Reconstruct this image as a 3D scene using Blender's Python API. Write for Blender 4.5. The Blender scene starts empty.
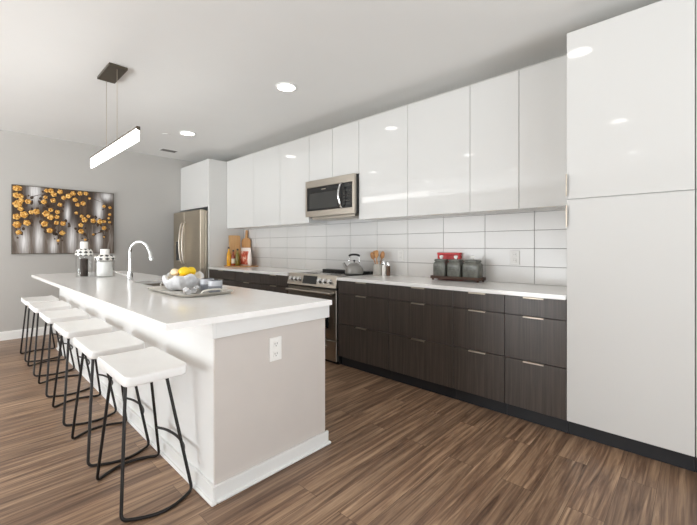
import bpy, bmesh, math, random
from mathutils import Vector, Matrix
PI = math.pi
C = bpy.context.scene.collection
S = bpy.context.scene
random.seed(7)

# ------------------------------------------------------------------ camera
cam_d = bpy.data.cameras.new('camera')
cam = bpy.data.objects.new('camera', cam_d); C.objects.link(cam)
cam_d.sensor_width = 36.0
cam_d.lens = 370.4 / 697.0 * 36.0
cam_d.shift_y = -15.5 / 697.0
cam_d.clip_start = 0.05
cam.location = (0, 0, 1.23)
cam.rotation_euler = (PI / 2, 0, math.atan2(349.5, 370.4) - PI / 2)
S.camera = cam

# ------------------------------------------------------------------ world, daylight through the windows, added fill, exposure
w = bpy.data.worlds.new('sky'); S.world = w; w.use_nodes = True
w.node_tree.nodes['Background'].inputs[0].default_value = (0.86, 0.93, 1.0, 1)
w.node_tree.nodes['Background'].inputs[1].default_value = 1.0

def area(name, loc, rot, sx, sy, power, col=(1, 1, 1), spread=PI):
    d = bpy.data.lights.new(name, 'AREA'); d.shape = 'RECTANGLE'; d.size = sx; d.size_y = sy
    d.energy = power; d.color = col; d.spread = spread
    o = bpy.data.objects.new(name, d); C.objects.link(o); o.location = loc; o.rotation_euler = rot
    return o
LEFT_WINDOWS = [(2.3, 4.25), (4.45, 6.4)]
NEAR_WINDOWS = [(-3.2, -1.2), (-0.6, 1.6)]
WIN_Z = (0.06, 2.18)
LX, NY, FY, WX, CZ = -4.2, -2.9, 6.66, 3.34, 2.77
for (a, b), e in zip(LEFT_WINDOWS, (44, 44)):
    area('daylight', (LX - 0.14, (a + b) / 2, sum(WIN_Z) / 2), (0, -PI / 2, 0), WIN_Z[1] - WIN_Z[0], b - a, e, (0.98, 0.99, 1.0))
for (a, b), e in zip(NEAR_WINDOWS, (13, 16)):
    area('daylight', ((a + b) / 2, NY - 0.14, sum(WIN_Z) / 2), (PI / 2, 0, 0), b - a, WIN_Z[1] - WIN_Z[0], e, (0.98, 0.99, 1.0))
# added fill lamps outside, aimed up through the windows to brighten the ceiling
area('upward_fill', (LX - 1.7, 3.0, 0.05), (0, -PI / 2 - 0.95, 0), 2.6, 9.0, 1180, (0.90, 0.955, 1.0))
area('upward_fill', (-0.6, NY - 1.7, 0.05), (PI / 2 + 0.95, 0, 0), 6.0, 2.6, 600, (0.90, 0.955, 1.0))
S.view_settings.view_transform = 'Standard'
S.view_settings.look = 'None'
S.view_settings.gamma = 1.0
S.view_settings.use_curve_mapping = False
S.view_settings.exposure = 0.31
S.cycles.max_bounces = 14
S.cycles.diffuse_bounces = 7
S.cycles.glossy_bounces = 5
S.cycles.caustics_reflective = False
S.cycles.caustics_refractive = False

# ------------------------------------------------------------------ materials
def srgb(r, g, b):
    f = lambda c: (c / 255 / 12.92) if c / 255 <= 0.04045 else ((c / 255 + 0.055) / 1.055) ** 2.4
    return (f(r), f(g), f(b), 1)
class M:
    def __init__(s, name):
        s.m = bpy.data.materials.new(name); s.m.use_nodes = True
        s.t = s.m.node_tree; s.b = s.t.nodes['Principled BSDF']
    def n(s, typ, **kw):
        x = s.t.nodes.new(typ)
        for k, v in kw.items(): setattr(x, k, v)
        return x
    def l(s, a, b): s.t.links.new(a, b)
    def math(s, op, a, b=None, c=None):
        x = s.n('ShaderNodeMath', operation=op)
        for i, v in enumerate((a, b, c)):
            if v is None: continue
            if isinstance(v, (int, float)): x.inputs[i].default_value = v
            else: s.l(v, x.inputs[i])
        return x.outputs[0]
    def ramp(s, fac, stops):
        r = s.n('ShaderNodeValToRGB'); e = r.color_ramp.elements
        while len(e) < len(stops): e.new(0.5)
        for el, (p, c) in zip(e, stops): el.position = p; el.color = c
        s.l(fac, r.inputs[0]); return r.outputs[0]
    def mix(s, fac, a, b, blend='MIX'):
        x = s.n('ShaderNodeMix', data_type='RGBA', blend_type=blend)
        for i, v in ((0, fac), (6, a), (7, b)):
            if isinstance(v, (int, float)): x.inputs[i].default_value = v
            elif isinstance(v, tuple): x.inputs[i].default_value = v
            else: s.l(v, x.inputs[i])
        return x.outputs[2]
    def noise(s, vec, scale, detail=3, rough=0.5, dist=0.0):
        x = s.n('ShaderNodeTexNoise'); x.inputs['Scale'].default_value = scale
        x.inputs['Detail'].default_value = detail; x.inputs['Roughness'].default_value = rough
        x.inputs['Distortion'].default_value = dist
        if vec is not None: s.l(vec, x.inputs['Vector'])
        return x.outputs[0]
    def coord(s, scale=(1, 1, 1), loc=(0, 0, 0), rot=(0, 0, 0)):
        t = s.n('ShaderNodeTexCoord'); mp = s.n('ShaderNodeMapping')
        mp.inputs['Scale'].default_value = scale; mp.inputs['Location'].default_value = loc; mp.inputs['Rotation'].default_value = rot
        s.l(t.outputs['Object'], mp.inputs['Vector']); return mp.outputs[0]
    def bump(s, h, strength, dist=0.01):
        x = s.n('ShaderNodeBump'); x.inputs['Strength'].default_value = strength; x.inputs['Distance'].default_value = dist
        s.l(h, x.inputs['Height']); s.l(x.outputs[0], s.b.inputs['Normal'])

def plain(name, col, rough=0.5, metal=0.0, var=0.04, scale=8, coat=0.0, bump=0.0):
    """colour with a gentle procedural variation"""
    m = M(name); c = m.coord()
    f = m.noise(c, scale, 3)
    lo = tuple(v * (1 - var) for v in col[:3]) + (1,); hi = tuple(min(1, v * (1 + var)) for v in col[:3]) + (1,)
    m.l(m.ramp(f, [(0.3, lo), (0.7, hi)]), m.b.inputs['Base Color'])
    m.b.inputs['Roughness'].default_value = rough; m.b.inputs['Metallic'].default_value = metal
    m.b.inputs['Coat Weight'].default_value = coat; m.b.inputs['Coat Roughness'].default_value = 0.04
    if bump: m.bump(m.noise(c, scale * 12, 3), bump, 0.002)
    return m.m
def emit(name, col, strength):
    m = M(name); m.b.inputs['Base Color'].default_value = col
    m.b.inputs['Emission Color'].default_value = col; m.b.inputs['Emission Strength'].default_value = strength
    return m.m
def glass(name, col, rough=0.02, ior=1.45):
    m = M(name); m.b.inputs['Base Color'].default_value = col; m.b.inputs['Transmission Weight'].default_value = 1
    m.b.inputs['Roughness'].default_value = rough; m.b.inputs['IOR'].default_value = ior
    return m.m
def steel(name, col, rough=0.28, axis=2):
    m = M(name); sc = [60, 60, 60]; sc[axis] = 1.5
    f = m.noise(m.coord(tuple(sc)), 3, 2)
    lo = tuple(v * 0.9 for v in col[:3]) + (1,)
    m.l(m.ramp(f, [(0.3, lo), (0.7, col)]), m.b.inputs['Base Color'])
    m.b.inputs['Metallic'].default_value = 1; m.b.inputs['Roughness'].default_value = rough
    return m.m
def grain(name, lo, hi, rough, axis=2, stretch=35, scale=2.2, coat=0.0):
    m = M(name); sc = [stretch] * 3; sc[axis] = 1.2
    c = m.coord(tuple(sc))
    f = m.noise(c, scale, 5, 0.6, 0.3)
    m.l(m.ramp(f, [(0.28, lo), (0.72, hi)]), m.b.inputs['Base Color'])
    m.b.inputs['Roughness'].default_value = rough; m.b.inputs['Coat Weight'].default_value = coat
    m.bump(f, 0.08, 0.002)
    return m.m

MAT = {}
MAT['wall'] = plain('painted_wall', srgb(187, 184, 179), 0.7, var=0.01, scale=2, bump=0.05)
MAT['ceiling'] = plain('ceiling_paint', srgb(226, 225, 222), 0.8, var=0.01, scale=2, bump=0.05)
MAT['trim'] = plain('white_trim_paint', srgb(240, 239, 236), 0.4, var=0.01)
MAT['island_white'] = plain('island_white_paint', srgb(230, 230, 228), 0.38, var=0.012)
MAT['island_grey'] = plain('island_greige_paint', srgb(205, 198, 192), 0.55, var=0.012)
MAT['gloss'] = plain('white_gloss_lacquer', srgb(210, 209, 206), 0.05, var=0.006, scale=1.5)
MAT['carcass'] = plain('white_melamine', srgb(225, 224, 221), 0.45, var=0.01)
MAT['dark_wood'] = grain('dark_wood_laminate', srgb(54, 48, 43), srgb(80, 71, 65), 0.36, 2, 40)
MAT['dark_body'] = plain('dark_carcass', srgb(30, 27, 26), 0.5)
MAT['toe'] = plain('black_toe_kick', srgb(33, 34, 37), 0.5)
MAT['pull'] = steel('brushed_nickel', srgb(196, 184, 168), 0.42, 1)
MAT['steel'] = steel('stainless_steel', srgb(186, 178, 167), 0.33, 1)
MAT['steel_fridge'] = steel('stainless_fridge_steel', srgb(206, 194, 175), 0.36, 1)
MAT['chrome'] = plain('chrome', srgb(225, 225, 225), 0.08, 1.0, var=0.01)
MAT['black_glass'] = plain('black_glass', srgb(22, 22, 22), 0.07, var=0.05)
MAT['smoke_glass'] = plain('grey_oven_window_glass', srgb(52, 52, 50), 0.1, var=0.05)
MAT['black_metal'] = plain('black_powder_coat', srgb(36, 32, 30), 0.42, 0.5, var=0.08)
MAT['black'] = plain('black_plastic', srgb(24, 24, 24), 0.4)
MAT['seat'] = plain('white_stool_seat', srgb(238, 237, 235), 0.42, var=0.015)
MAT['bronze'] = plain('bronze_metal', srgb(92, 84, 72), 0.4, 0.6, var=0.08)
MAT['lamp'] = emit('lamp_lens', (1, 0.97, 0.93, 1), 8.5)
MAT['bar_lamp'] = emit('light_bar_diffuser', (1, 0.985, 0.96, 1), 5)
MAT['outlet'] = plain('white_outlet_plastic', srgb(240, 238, 234), 0.3, var=0.01)
MAT['outlet_wall'] = plain('pale_outlet_plastic', srgb(212, 210, 206), 0.3, var=0.01)
MAT['slot'] = plain('outlet_slot', srgb(120, 116, 110), 0.6)
MAT['grout'] = plain('grey_grout', srgb(118, 115, 111), 0.9)
m = M('white_glazed_tile'); c = m.coord((3, 3, 60))
m.b.inputs['Base Color'].default_value = srgb(208, 206, 203); m.b.inputs['Roughness'].default_value = 0.22
m.bump(m.noise(c, 1.5, 2), 0.12, 0.002); MAT['tile'] = m.m
m = M('white_quartz'); c = m.coord()
m.l(m.ramp(m.noise(c, 14, 6, 0.6), [(0.3, srgb(245, 243, 240)), (0.7, srgb(249, 248, 246))]), m.b.inputs['Base Color'])
m.b.inputs['Roughness'].default_value = 0.14; MAT['quartz'] = m.m

# floor: brown planks running towards the cabinets
m = M('brown_plank_floor'); c = m.coord()
br = m.n('ShaderNodeTexBrick'); m.l(c, br.inputs['Vector'])
br.offset = 0.37; br.offset_frequency = 2; br.squash = 1
for k, v in (('Scale', 1), ('Mortar Size', 0.0009), ('Mortar Smooth', 0.3), ('Bias', 0), ('Brick Width', 1.22), ('Row Height', 0.152)): br.inputs[k].default_value = v
br.inputs['Color1'].default_value = (0, 0, 0, 1); br.inputs['Color2'].default_value = (1, 1, 1, 1); br.inputs['Mortar'].default_value = (0.5, 0.5, 0.5, 1)
off = m.n('ShaderNodeVectorMath', operation='MULTIPLY_ADD')
m.l(br.outputs['Color'], off.inputs[0]); off.inputs[1].default_value = (31, 17, 9); m.l(c, off.inputs[2])
mp = m.n('ShaderNodeMapping'); m.l(off.outputs[0], mp.inputs['Vector']); mp.inputs['Scale'].default_value = (0.7, 15, 1)
g1 = m.noise(mp.outputs[0], 2.0, 6, 0.62, 0.9)
mp2 = m.n('ShaderNodeMapping'); m.l(off.outputs[0], mp2.inputs['Vector']); mp2.inputs['Scale'].default_value = (1.8, 62, 1)
g2 = m.noise(mp2.outputs[0], 2.0, 4, 0.6, 0.2)
base = m.ramp(g1, [(0.27, srgb(78, 57, 45)), (0.45, srgb(123, 97, 78)), (0.6, srgb(158, 130, 105)), (0.78, srgb(200, 170, 142))])
fine = m.ramp(g2, [(0.3, (0.66, 0.65, 0.64, 1)), (0.55, (1.0, 1.0, 1.0, 1)), (0.72, (1.22, 1.2, 1.18, 1))])
col = m.mix(0.6, base, fine, 'MULTIPLY')
tone = m.ramp(br.outputs['Color'], [(0, (0.98, 0.97, 0.96, 1)), (1, (1.28, 1.26, 1.22, 1))])
col = m.mix(1.0, col, tone, 'MULTIPLY')
col = m.mix(br.outputs['Fac'], col, srgb(72, 54, 43))
m.l(col, m.b.inputs['Base Color']); m.b.inputs['Roughness'].default_value = 0.36
m.bump(g2, 0.06, 0.002); MAT['floor'] = m.m

# ------------------------------------------------------------------ mesh helpers
def setprops(o, label=None, cat=None, group=None, kind=None):
    if label: o['label'] = label
    if cat: o['category'] = cat
    if group: o['group'] = group
    if kind: o['kind'] = kind
    return o
def root_loc(o):
    v = Vector((0, 0, 0))
    while o: v = v + o.location; o = o.parent
    return v
def thing(name, label, cat, loc, group=None):
    o = bpy.data.objects.new(name, None); o.empty_display_size = 0.1; C.objects.link(o); o.location = loc
    return setprops(o, label, cat, group)
def obj(name, bm, mats, parent=None, label=None, cat=None, group=None, kind=None, smooth=None, origin=None):
    """link bm (world coordinates) as ONE mesh object, kept in place under its parent"""
    bmesh.ops.recalc_face_normals(bm, faces=bm.faces)
    base = root_loc(parent) if parent else Vector((0, 0, 0))
    loc = Vector(origin) if origin else Vector((0, 0, 0))
    if not parent and origin: base = loc
    bmesh.ops.translate(bm, verts=bm.verts, vec=-base)
    me = bpy.data.meshes.new(name); bm.to_mesh(me); bm.free()
    if not isinstance(mats, (list, tuple)): mats = [mats]
    for x in mats: me.materials.append(MAT[x] if isinstance(x, str) else x)
    o = bpy.data.objects.new(name, me); C.objects.link(o)
    if parent: o.parent = parent
    elif origin: o.location = loc
    if smooth:
        for p in me.polygons: p.use_smooth = True
        me.set_sharp_from_angle(angle=math.radians(smooth))
    return setprops(o, label, cat, group, kind)
def BM(): return bmesh.new()
def box(bm, x0, x1, y0, y1, z0, z1, bev=0.0, mi=0, seg=1, mat=None):
    """axis-aligned box, edges rounded by bev"""
    t = bmesh.new()
    v = [t.verts.new((x, y, z)) for x in (min(x0, x1), max(x0, x1)) for y in (min(y0, y1), max(y0, y1)) for z in (min(z0, z1), max(z0, z1))]
    for f in ((0, 1, 3, 2), (4, 6, 7, 5), (0, 4, 5, 1), (2, 3, 7, 6), (0, 2, 6, 4), (1, 5, 7, 3)): t.faces.new([v[i] for i in f])
    if bev: bmesh.ops.bevel(t, geom=list(t.edges), offset=bev, segments=seg, profile=0.5, affect='EDGES')
    merge(bm, t, mi, mat)
def merge(bm, t, mi=0, mat=None):
    if mat: bmesh.ops.transform(t, matrix=mat, verts=t.verts)
    mp = {}
    for v in t.verts: mp[v] = bm.verts.new(v.co)
    for f in t.faces:
        try: nf = bm.faces.new([mp[v] for v in f.verts]); nf.material_index = mi if mi else f.material_index
        except ValueError: pass
    t.free()
def lathe(bm, cx, cy, prof, n=24, mi=0, squash=(1, 1)):
    """profile [(radius, z)...] turned about a vertical axis"""
    rings = []
    for r, z in prof:
        if r < 1e-5: rings.append([bm.verts.new((cx, cy, z))])
        else: rings.append([bm.verts.new((cx + r * squash[0] * math.cos(2 * PI * i / n), cy + r * squash[1] * math.sin(2 * PI * i / n), z)) for i in range(n)])
    for a, b in zip(rings, rings[1:]):
        for i in range(n):
            j = (i + 1) % n
            q = [a[i % len(a)], a[j % len(a)], b[j % len(b)], b[i % len(b)]]
            u = []
            for x in q:
                if x not in u: u.append(x)
            if len(u) > 2:
                f = bm.faces.new(u); f.material_index = mi
def catmull(pts, k=8, closed=False):
    P = [Vector(p) for p in pts]; out = []; n = len(P)
    for i in range(n if closed else n - 1):
        g = lambda j: P[j % n] if closed else P[max(0, min(n - 1, j))]
        a, b, c, d = g(i - 1), g(i), g(i + 1), g(i + 2)
        for s in range(k):
            t = s / k
            out.append(0.5 * ((2 * b) + (c - a) * t + (2 * a - 5 * b + 4 * c - d) * t * t + (3 * b - a - 3 * c + d) * t ** 3))
    if not closed: out.append(P[-1])
    return out
def roundpath(pts, r, k=5):
    """polyline with filleted corners"""
    P = [Vector(p) for p in pts]; out = [P[0]]
    for a, b, c in zip(P, P[1:], P[2:]):
        d1 = (a - b); d2 = (c - b); q = min(r, d1.length * 0.45, d2.length * 0.45)
        p, s = b + d1.normalized() * q, b + d2.normalized() * q
        for i in range(k + 1):
            t = i / k; out.append((1 - t) ** 2 * p + 2 * t * (1 - t) * b + t * t * s)
    out.append(P[-1]); return out
def tube(bm, pts, r, n=8, mi=0, closed=False, cap=True):
    P = [Vector(p) for p in pts]; rad = r if isinstance(r, (list, tuple)) else [r] * len(P)
    rings = []; up = None
    for i, p in enumerate(P):
        if closed: d = P[(i + 1) % len(P)] - P[i - 1]
        else: d = P[min(i + 1, len(P) - 1)] - P[max(i - 1, 0)]
        d.normalize()
        if up is None: up = Vector((0, 0, 1)) if abs(d.z) < 0.9 else Vector((1, 0, 0))
        x = d.cross(up).normalized(); up = x.cross(d).normalized()
        rings.append([bm.verts.new(p + (x * math.cos(2 * PI * k / n) + up * math.sin(2 * PI * k / n)) * rad[i]) for k in range(n)])
    prs = list(zip(rings, rings[1:])) + ([(rings[-1], rings[0])] if closed else [])
    for a, b in prs:
        for k in range(n):
            f = bm.faces.new([a[k], a[(k + 1) % n], b[(k + 1) % n], b[k]]); f.material_index = mi
    if cap and not closed:
        bm.faces.new(rings[0][::-1]).material_index = mi; bm.faces.new(rings[-1]).material_index = mi
def cyl(bm, p0, p1, r, n=20, mi=0, bev=0.0):
    p0, p1 = Vector(p0), Vector(p1)
    if bev:
        d = (p1 - p0).normalized()
        tube(bm, [p0, p0 + d * bev, p1 - d * bev, p1], [r - bev, r, r, r - bev], n, mi)
    else: tube(bm, [p0, p1], r, n, mi)
def prism(bm, poly, axis, a, b, mi=0):
    """polygon extruded along an axis; poly is in the two remaining axes in order"""
    def co(p, t): q = list(p); q.insert(axis, t); return q
    A = [bm.verts.new(co(p, a)) for p in poly]; B = [bm.verts.new(co(p, b)) for p in poly]
    bm.faces.new(A[::-1]).material_index = mi; bm.faces.new(B).material_index = mi
    n = len(poly)
    for i in range(n): bm.faces.new([A[i], A[(i + 1) % n], B[(i + 1) % n], B[i]]).material_index = mi
def rrect(hx, hy, r, k=5):
    out = []
    for sx, sy, a0 in ((1, 1, 0), (-1, 1, PI / 2), (-1, -1, PI), (1, -1, 1.5 * PI)):
        for i in range(k + 1):
            a = a0 + PI / 2 * i / k
            out.append((sx * (hx - r) + r * math.cos(a), sy * (hy - r) + r * math.sin(a)))
    return out
def loops(bm, rings, mi=0, caps=True):
    R = [[bm.verts.new(p) for p in ring] for ring in rings]
    for a, b in zip(R, R[1:]):
        n = len(a)
        for i in range(n): bm.faces.new([a[i], a[(i + 1) % n], b[(i + 1) % n], b[i]]).material_index = mi
    if caps: bm.faces.new(R[0][::-1]).material_index = mi; bm.faces.new(R[-1]).material_index = mi
def dup(root, loc, label, group=None):
    r = root.copy(); C.objects.link(r); r.location = loc; r['label'] = label
    if group: r['group'] = group
    for ch in list(root.children):
        c2 = ch.copy(); C.objects.link(c2); c2.parent = r
        for g in list(ch.children):
            d = g.copy(); C.objects.link(d); d.parent = c2
    return r
def ball(bm, c, r, mi=0, n=16, sq=(1, 1, 1)):
    t = bmesh.new(); bmesh.ops.create_uvsphere(t, u_segments=n, v_segments=n // 2 + 2, radius=1)
    merge(bm, t, mi, Matrix.Translation(c) @ Matrix.Diagonal((r * sq[0], r * sq[1], r * sq[2], 1)))

# ------------------------------------------------------------------ the room
T = 0.15
b = BM(); box(b, LX - T, WX + T, NY - T, FY + T, -0.1, 0); obj('floor', b, 'floor', kind='structure')
b = BM(); box(b, LX - T, WX + T, NY - T, FY + T, CZ, CZ + 0.1); obj('ceiling', b, 'ceiling', kind='structure')
b = BM(); box(b, WX, WX + T, NY - T, FY + T, 0, CZ); obj('wall_right', b, 'wall', kind='structure')
b = BM(); box(b, LX - T, WX, FY, FY + T, 0, CZ); obj('wall_far', b, 'wall', kind='structure')
def wall_with_windows(name, spans, lo, hi, mk):
    b = BM(); p = lo
    for a, c in spans:
        mk(b, p, a, 0, CZ); mk(b, a, c, 0, WIN_Z[0]); mk(b, a, c, WIN_Z[1], CZ); p = c
    mk(b, p, hi, 0, CZ)
    obj(name, b, 'wall', kind='structure')
wall_with_windows('wall_left', LEFT_WINDOWS, NY - T, FY, lambda b, p, q, z0, z1: box(b, LX - T, LX, p, q, z0, z1))
wall_with_windows('wall_near', NEAR_WINDOWS, LX, WX, lambda b, p, q, z0, z1: box(b, p, q, NY - T, NY, z0, z1))
k = 1
for a, c in LEFT_WINDOWS:
    b = BM(); z0, z1 = WIN_Z; x0, x1 = LX - 0.1, LX - 0.04
    for y0, y1 in ((a, a + 0.06), (c - 0.06, c), ((a + c) / 2 - 0.03, (a + c) / 2 + 0.03)): box(b, x0, x1, y0, y1, z0, z1)
    for q0, q1 in ((z0, z0 + 0.06), (z1 - 0.06, z1)): box(b, x0, x1, a + 0.06, c - 0.06, q0, q1)
    obj('window_%d' % k, b, 'trim', kind='structure'); k += 1
for a, c in NEAR_WINDOWS:
    b = BM(); z0, z1 = WIN_Z; y0, y1 = NY - 0.1, NY - 0.04
    for x0, x1 in ((a, a + 0.06), (c - 0.06, c), ((a + c) / 2 - 0.03, (a + c) / 2 + 0.03)): box(b, x0, x1, y0, y1, z0, z1)
    for q0, q1 in ((z0, z0 + 0.06), (z1 - 0.06, z1)): box(b, a + 0.06, c - 0.06, y0, y1, q0, q1)
    obj('window_%d' % k, b, 'trim', kind='structure'); k += 1
b = BM(); prism(b, [(FY, 0), (FY - 0.016, 0), (FY - 0.016, 0.095), (FY - 0.010, 0.11), (FY, 0.115)], 0, LX, 2.55)
obj('baseboard_far', b, 'trim', kind='structure')
b = BM(); prism(b, [(LX, 0), (LX + 0.016, 0), (LX + 0.016, 0.095), (LX + 0.010, 0.11), (LX, 0.115)], 1, NY, FY - 0.02)
obj('baseboard_left', b, 'trim', kind='structure')

# ------------------------------------------------------------------ tiled backsplash
bs = thing('tile_backsplash', 'white glazed stacked tile backsplash with grey grout between counter and wall cabinets', 'backsplash', (WX, 3.1, 0.917))
BY0, BY1, BZ0, BZ1 = 0.622, 5.568, 0.9185, 1.62
b = BM(); box(b, WX - 0.006, WX - 0.0005, BY0, BY1, BZ0, BZ1); obj('grout', b, 'grout', bs)
b = BM(); g = 0.0035; TY, TZ = 0.4225, 0.1535
for i in range(0, 14):
    for j in range(-1, 6):
        y0, y1 = max(BY0, 0.153 + i * TY + g / 2), min(BY1, 0.153 + (i + 1) * TY - g / 2)
        z0, z1 = max(BZ0, 0.9105 + j * TZ + g / 2), min(BZ1, 0.9105 + (j + 1) * TZ - g / 2)
        if y1 - y0 > 0.02 and z1 - z0 > 0.02: box(b, WX - 0.011, WX - 0.006, y0, y1, z0, z1, 0.0012)
obj('tiles', b, 'tile', bs)

# ------------------------------------------------------------------ base cabinets
XF = 2.72
def base_cabinet(y0, y1, label, group, rows=((0.103, 0.437), (0.441, 0.748), (0.752, 0.882))):
    t = thing('base_cabinet', label, 'cabinet', (3.03, (y0 + y1) / 2, 0), group)
    b = BM(); box(b, XF + 0.021, WX - 0.004, y0 + 0.001, y1 - 0.001, 0.1, 0.884); obj('carcass', b, 'dark_body', t)
    b = BM(); box(b, XF + 0.05, XF + 0.066, y0 + 0.001, y1 - 0.001, 0.001, 0.0995); obj('toe_kick', b, 'toe', t)
    for z0, z1 in rows:
        b = BM(); box(b, XF, XF + 0.02, y0 + 0.0022, y1 - 0.0022, z0, z1, 0.001)
        d = obj('drawer_front', b, 'dark_wood', t)
        c = (y0 + y1) / 2; h = 0.066
        b = BM(); box(b, XF - 0.017, XF + 0.006, c - h, c + h, z1 + 0.0003, z1 + 0.0022, 0.0004); box(b, XF - 0.019, XF - 0.0165, c - h, c + h, z1 - 0.008, z1 + 0.0022, 0.0006)
        obj('tab_pull', b, 'pull', d)
    return t
RB = [(0.622, 1.017), (1.017, 1.420), (1.420, 2.063), (2.063, 2.714)]
for (y0, y1), s in zip(RB, ('narrow dark wood three-drawer base cabinet beside the tall white cabinet',
                            'narrow dark wood three-drawer base cabinet, second from the tall white cabinet',
                            'wide dark wood three-drawer base cabinet under the canister tray',
                            'wide dark wood three-drawer base cabinet beside the range')):
    base_cabinet(y0, y1, s, 'drawer base cabinets right of the range')
LB = [(3.546, 4.14), (4.14, 4.78), (4.78, 5.566)]
for (y0, y1), s in zip(LB, ('dark wood base cabinet on the far side of the range, touching it',
                            'dark wood base cabinet midway between the range and the refrigerator panel',
                            'dark wood base cabinet beside the white refrigerator panel')):
    base_cabinet(y0, y1, s, 'drawer base cabinets left of the range')
for y0, y1, s in ((0.622, 2.716, 'long white quartz worktop between the range and the tall white cabinet'),
                  (3.544, 5.568, 'white quartz worktop between the range and the refrigerator')):
    b = BM(); box(b, XF - 0.022, WX - 0.0015, y0, y1, 0.8865, 0.917, 0.002)
    obj('worktop', b, 'quartz', label=s, cat='worktop', group='worktops along the wall', origin=(3.03, (y0 + y1) / 2, 0.8865))

# ------------------------------------------------------------------ tall white cabinets
def tall_cabinet(y0, y1, label, pulls):
    t = thing('tall_cabinet', label, 'cabinet', (3.03, (y0 + y1) / 2, 0), 'tall white gloss cabinets')
    b = BM(); box(b, XF + 0.021, WX - 0.002, y0 + 0.001, y1, 0.1, 2.615); obj('carcass', b, 'carcass', t)
    b = BM(); box(b, XF + 0.05, XF + 0.066, y0, y1, 0.001, 0.0995); obj('toe_kick', b, 'toe', t)
    for z0, z1, p in ((0.103, 1.534, (1.36, 1.50)), (1.540, 2.615, (1.56, 1.70))):
        b = BM(); box(b, XF, XF + 0.02, y0 + 0.002, y1 - 0.001, z0, z1, 0.0012)
        d = obj('door', b, 'gloss', t)
        if pulls:
            b = BM(); box(b, XF - 0.016, XF + 0.004, y1 - 0.0008, y1 + 0.0012, p[0], p[1], 0.0004); box(b, XF - 0.018, XF - 0.0155, y1 - 0.007, y1 + 0.0012, p[0], p[1], 0.0006)
            obj('edge_pull', b, 'pull', d)
tall_cabinet(0.010, 0.6205, 'tall white gloss pantry cabinet with two stacked doors beside the dark drawers', True)
tall_cabinet(-0.60, 0.008, 'white gloss tall cabinet cut off by the right edge of the picture', False)

# ------------------------------------------------------------------ wall cabinets
XU = 3.02
def wall_cabinet(y0, y1, z0, z1, label, doors=1):
    t = thing('wall_cabinet', label, 'cabinet', (3.18, (y0 + y1) / 2, z0), 'white gloss wall cabinets')
    b = BM(); box(b, XU + 0.021, WX - 0.012, y0 + 0.001, y1 - 0.001, z0 + 0.004, z1); obj('carcass', b, 'carcass', t)
    w = (y1 - y0) / doors
    for i in range(doors):
        b = BM(); box(b, XU, XU + 0.02, y0 + i * w + 0.0022, y0 + (i + 1) * w - 0.0022, z0, z1, 0.0012)
        d = obj('door', b, 'gloss', t)
        if z0 < 1.8:
            c = y0 + w * (i + 0.5)
            b = BM(); box(b, XU - 0.010, XU + 0.012, c - 0.06, c + 0.06, z0 - 0.0024, z0 - 0.0004, 0.0004)
            obj('tab_pull', b, 'pull', d)
ZU0, ZU1 = 1.530, 2.612
for y0, y1, s in ((0.622, 1.018, 'white gloss wall cabinet beside the tall pantry cabinet'),
                  (1.018, 1.420, 'narrow white gloss wall cabinet, second from the tall pantry cabinet'),
                  (1.420, 2.058, 'wide white gloss wall cabinet, third from the tall pantry cabinet'),
                  (2.058, 2.695, 'wide white gloss wall cabinet just right of the microwave'),
                  (3.525, 4.13, 'white gloss wall cabinet just left of the microwave'),
                  (4.13, 4.77, 'white gloss wall cabinet, second to the left of the microwave'),
                  (4.77, 5.566, 'white gloss wall cabinet beside the refrigerator side panel')):
    wall_cabinet(y0, y1, ZU0, ZU1, s)
wall_cabinet(2.695, 3.525, 2.035, ZU1, 'short white two-door wall cabinet above the microwave', 2)

# ------------------------------------------------------------------ microwave
MX = 2.955
mw = thing('microwave', 'stainless steel microwave mounted over the range under a short cabinet', 'microwave', (3.15, 3.11, 1.595))
y0, y1, z0, z1 = 2.700, 3.520, 1.595, 2.030
b = BM(); box(b, MX + 0.03, WX - 0.012, y0, y1, z0 + 0.012, z1, 0.002); obj('case', b, 'black', mw)
b = BM(); box(b, MX + 0.06, WX - 0.03, y0 + 0.05, y1 - 0.05, z0 - 0.028, z0 + 0.012, 0.003)
for i in range(2): box(b, MX + 0.09, WX - 0.09, y0 + 0.1 + i * 0.33, y0 + 0.38 + i * 0.33, z0 - 0.031, z0 - 0.0275)
obj('vent_underside', b, 'steel', mw)
b = BM()
box(b, MX, MX + 0.032, y0, y1, 1.945, z1, 0.003)                     # top band
box(b, MX, MX + 0.032, y0, y1, z0, 1.665, 0.003)                     # bottom band
box(b, MX, MX + 0.032, y0, y0 + 0.035, 1.663, 1.947, 0.002)
box(b, MX, MX + 0.032, y1 - 0.03, y1, 1.663, 1.947, 0.002)
obj('front_frame', b, 'steel', mw)
b = BM(); box(b, MX + 0.004, MX + 0.03, y0 + 0.205, y1 - 0.032, 1.667, 1.943, 0.002)
dr = obj('door', b, 'black_glass', mw)
b = BM(); box(b, MX + 0.0015, MX + 0.006, y0 + 0.26, y1 - 0.075, 1.69, 1.875, 0.001); obj('window', b, 'smoke_glass', dr)
b = BM(); box(b, MX + 0.0025, MX + 0.005, 3.16, 3.23, 1.908, 1.916, 0.0006); obj('nameplate', b, 'pull', dr)
b = BM(); pts = catmull([(MX + 0.006, y0 + 0.185, 1.945), (MX - 0.035, y0 + 0.185, 1.92), (MX - 0.062, y0 + 0.185, 1.81), (MX - 0.035, y0 + 0.185, 1.695), (MX + 0.006, y0 + 0.185, 1.665)], 8)
tube(b, pts, 0.0125, 10); obj('handle', b, 'chrome', dr, smooth=50)
b = BM(); box(b, MX + 0.004, MX + 0.03, y0 + 0.037, y0 + 0.200, 1.667, 1.943, 0.002)
cp = obj('control_panel', b, 'black_glass', mw)
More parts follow.
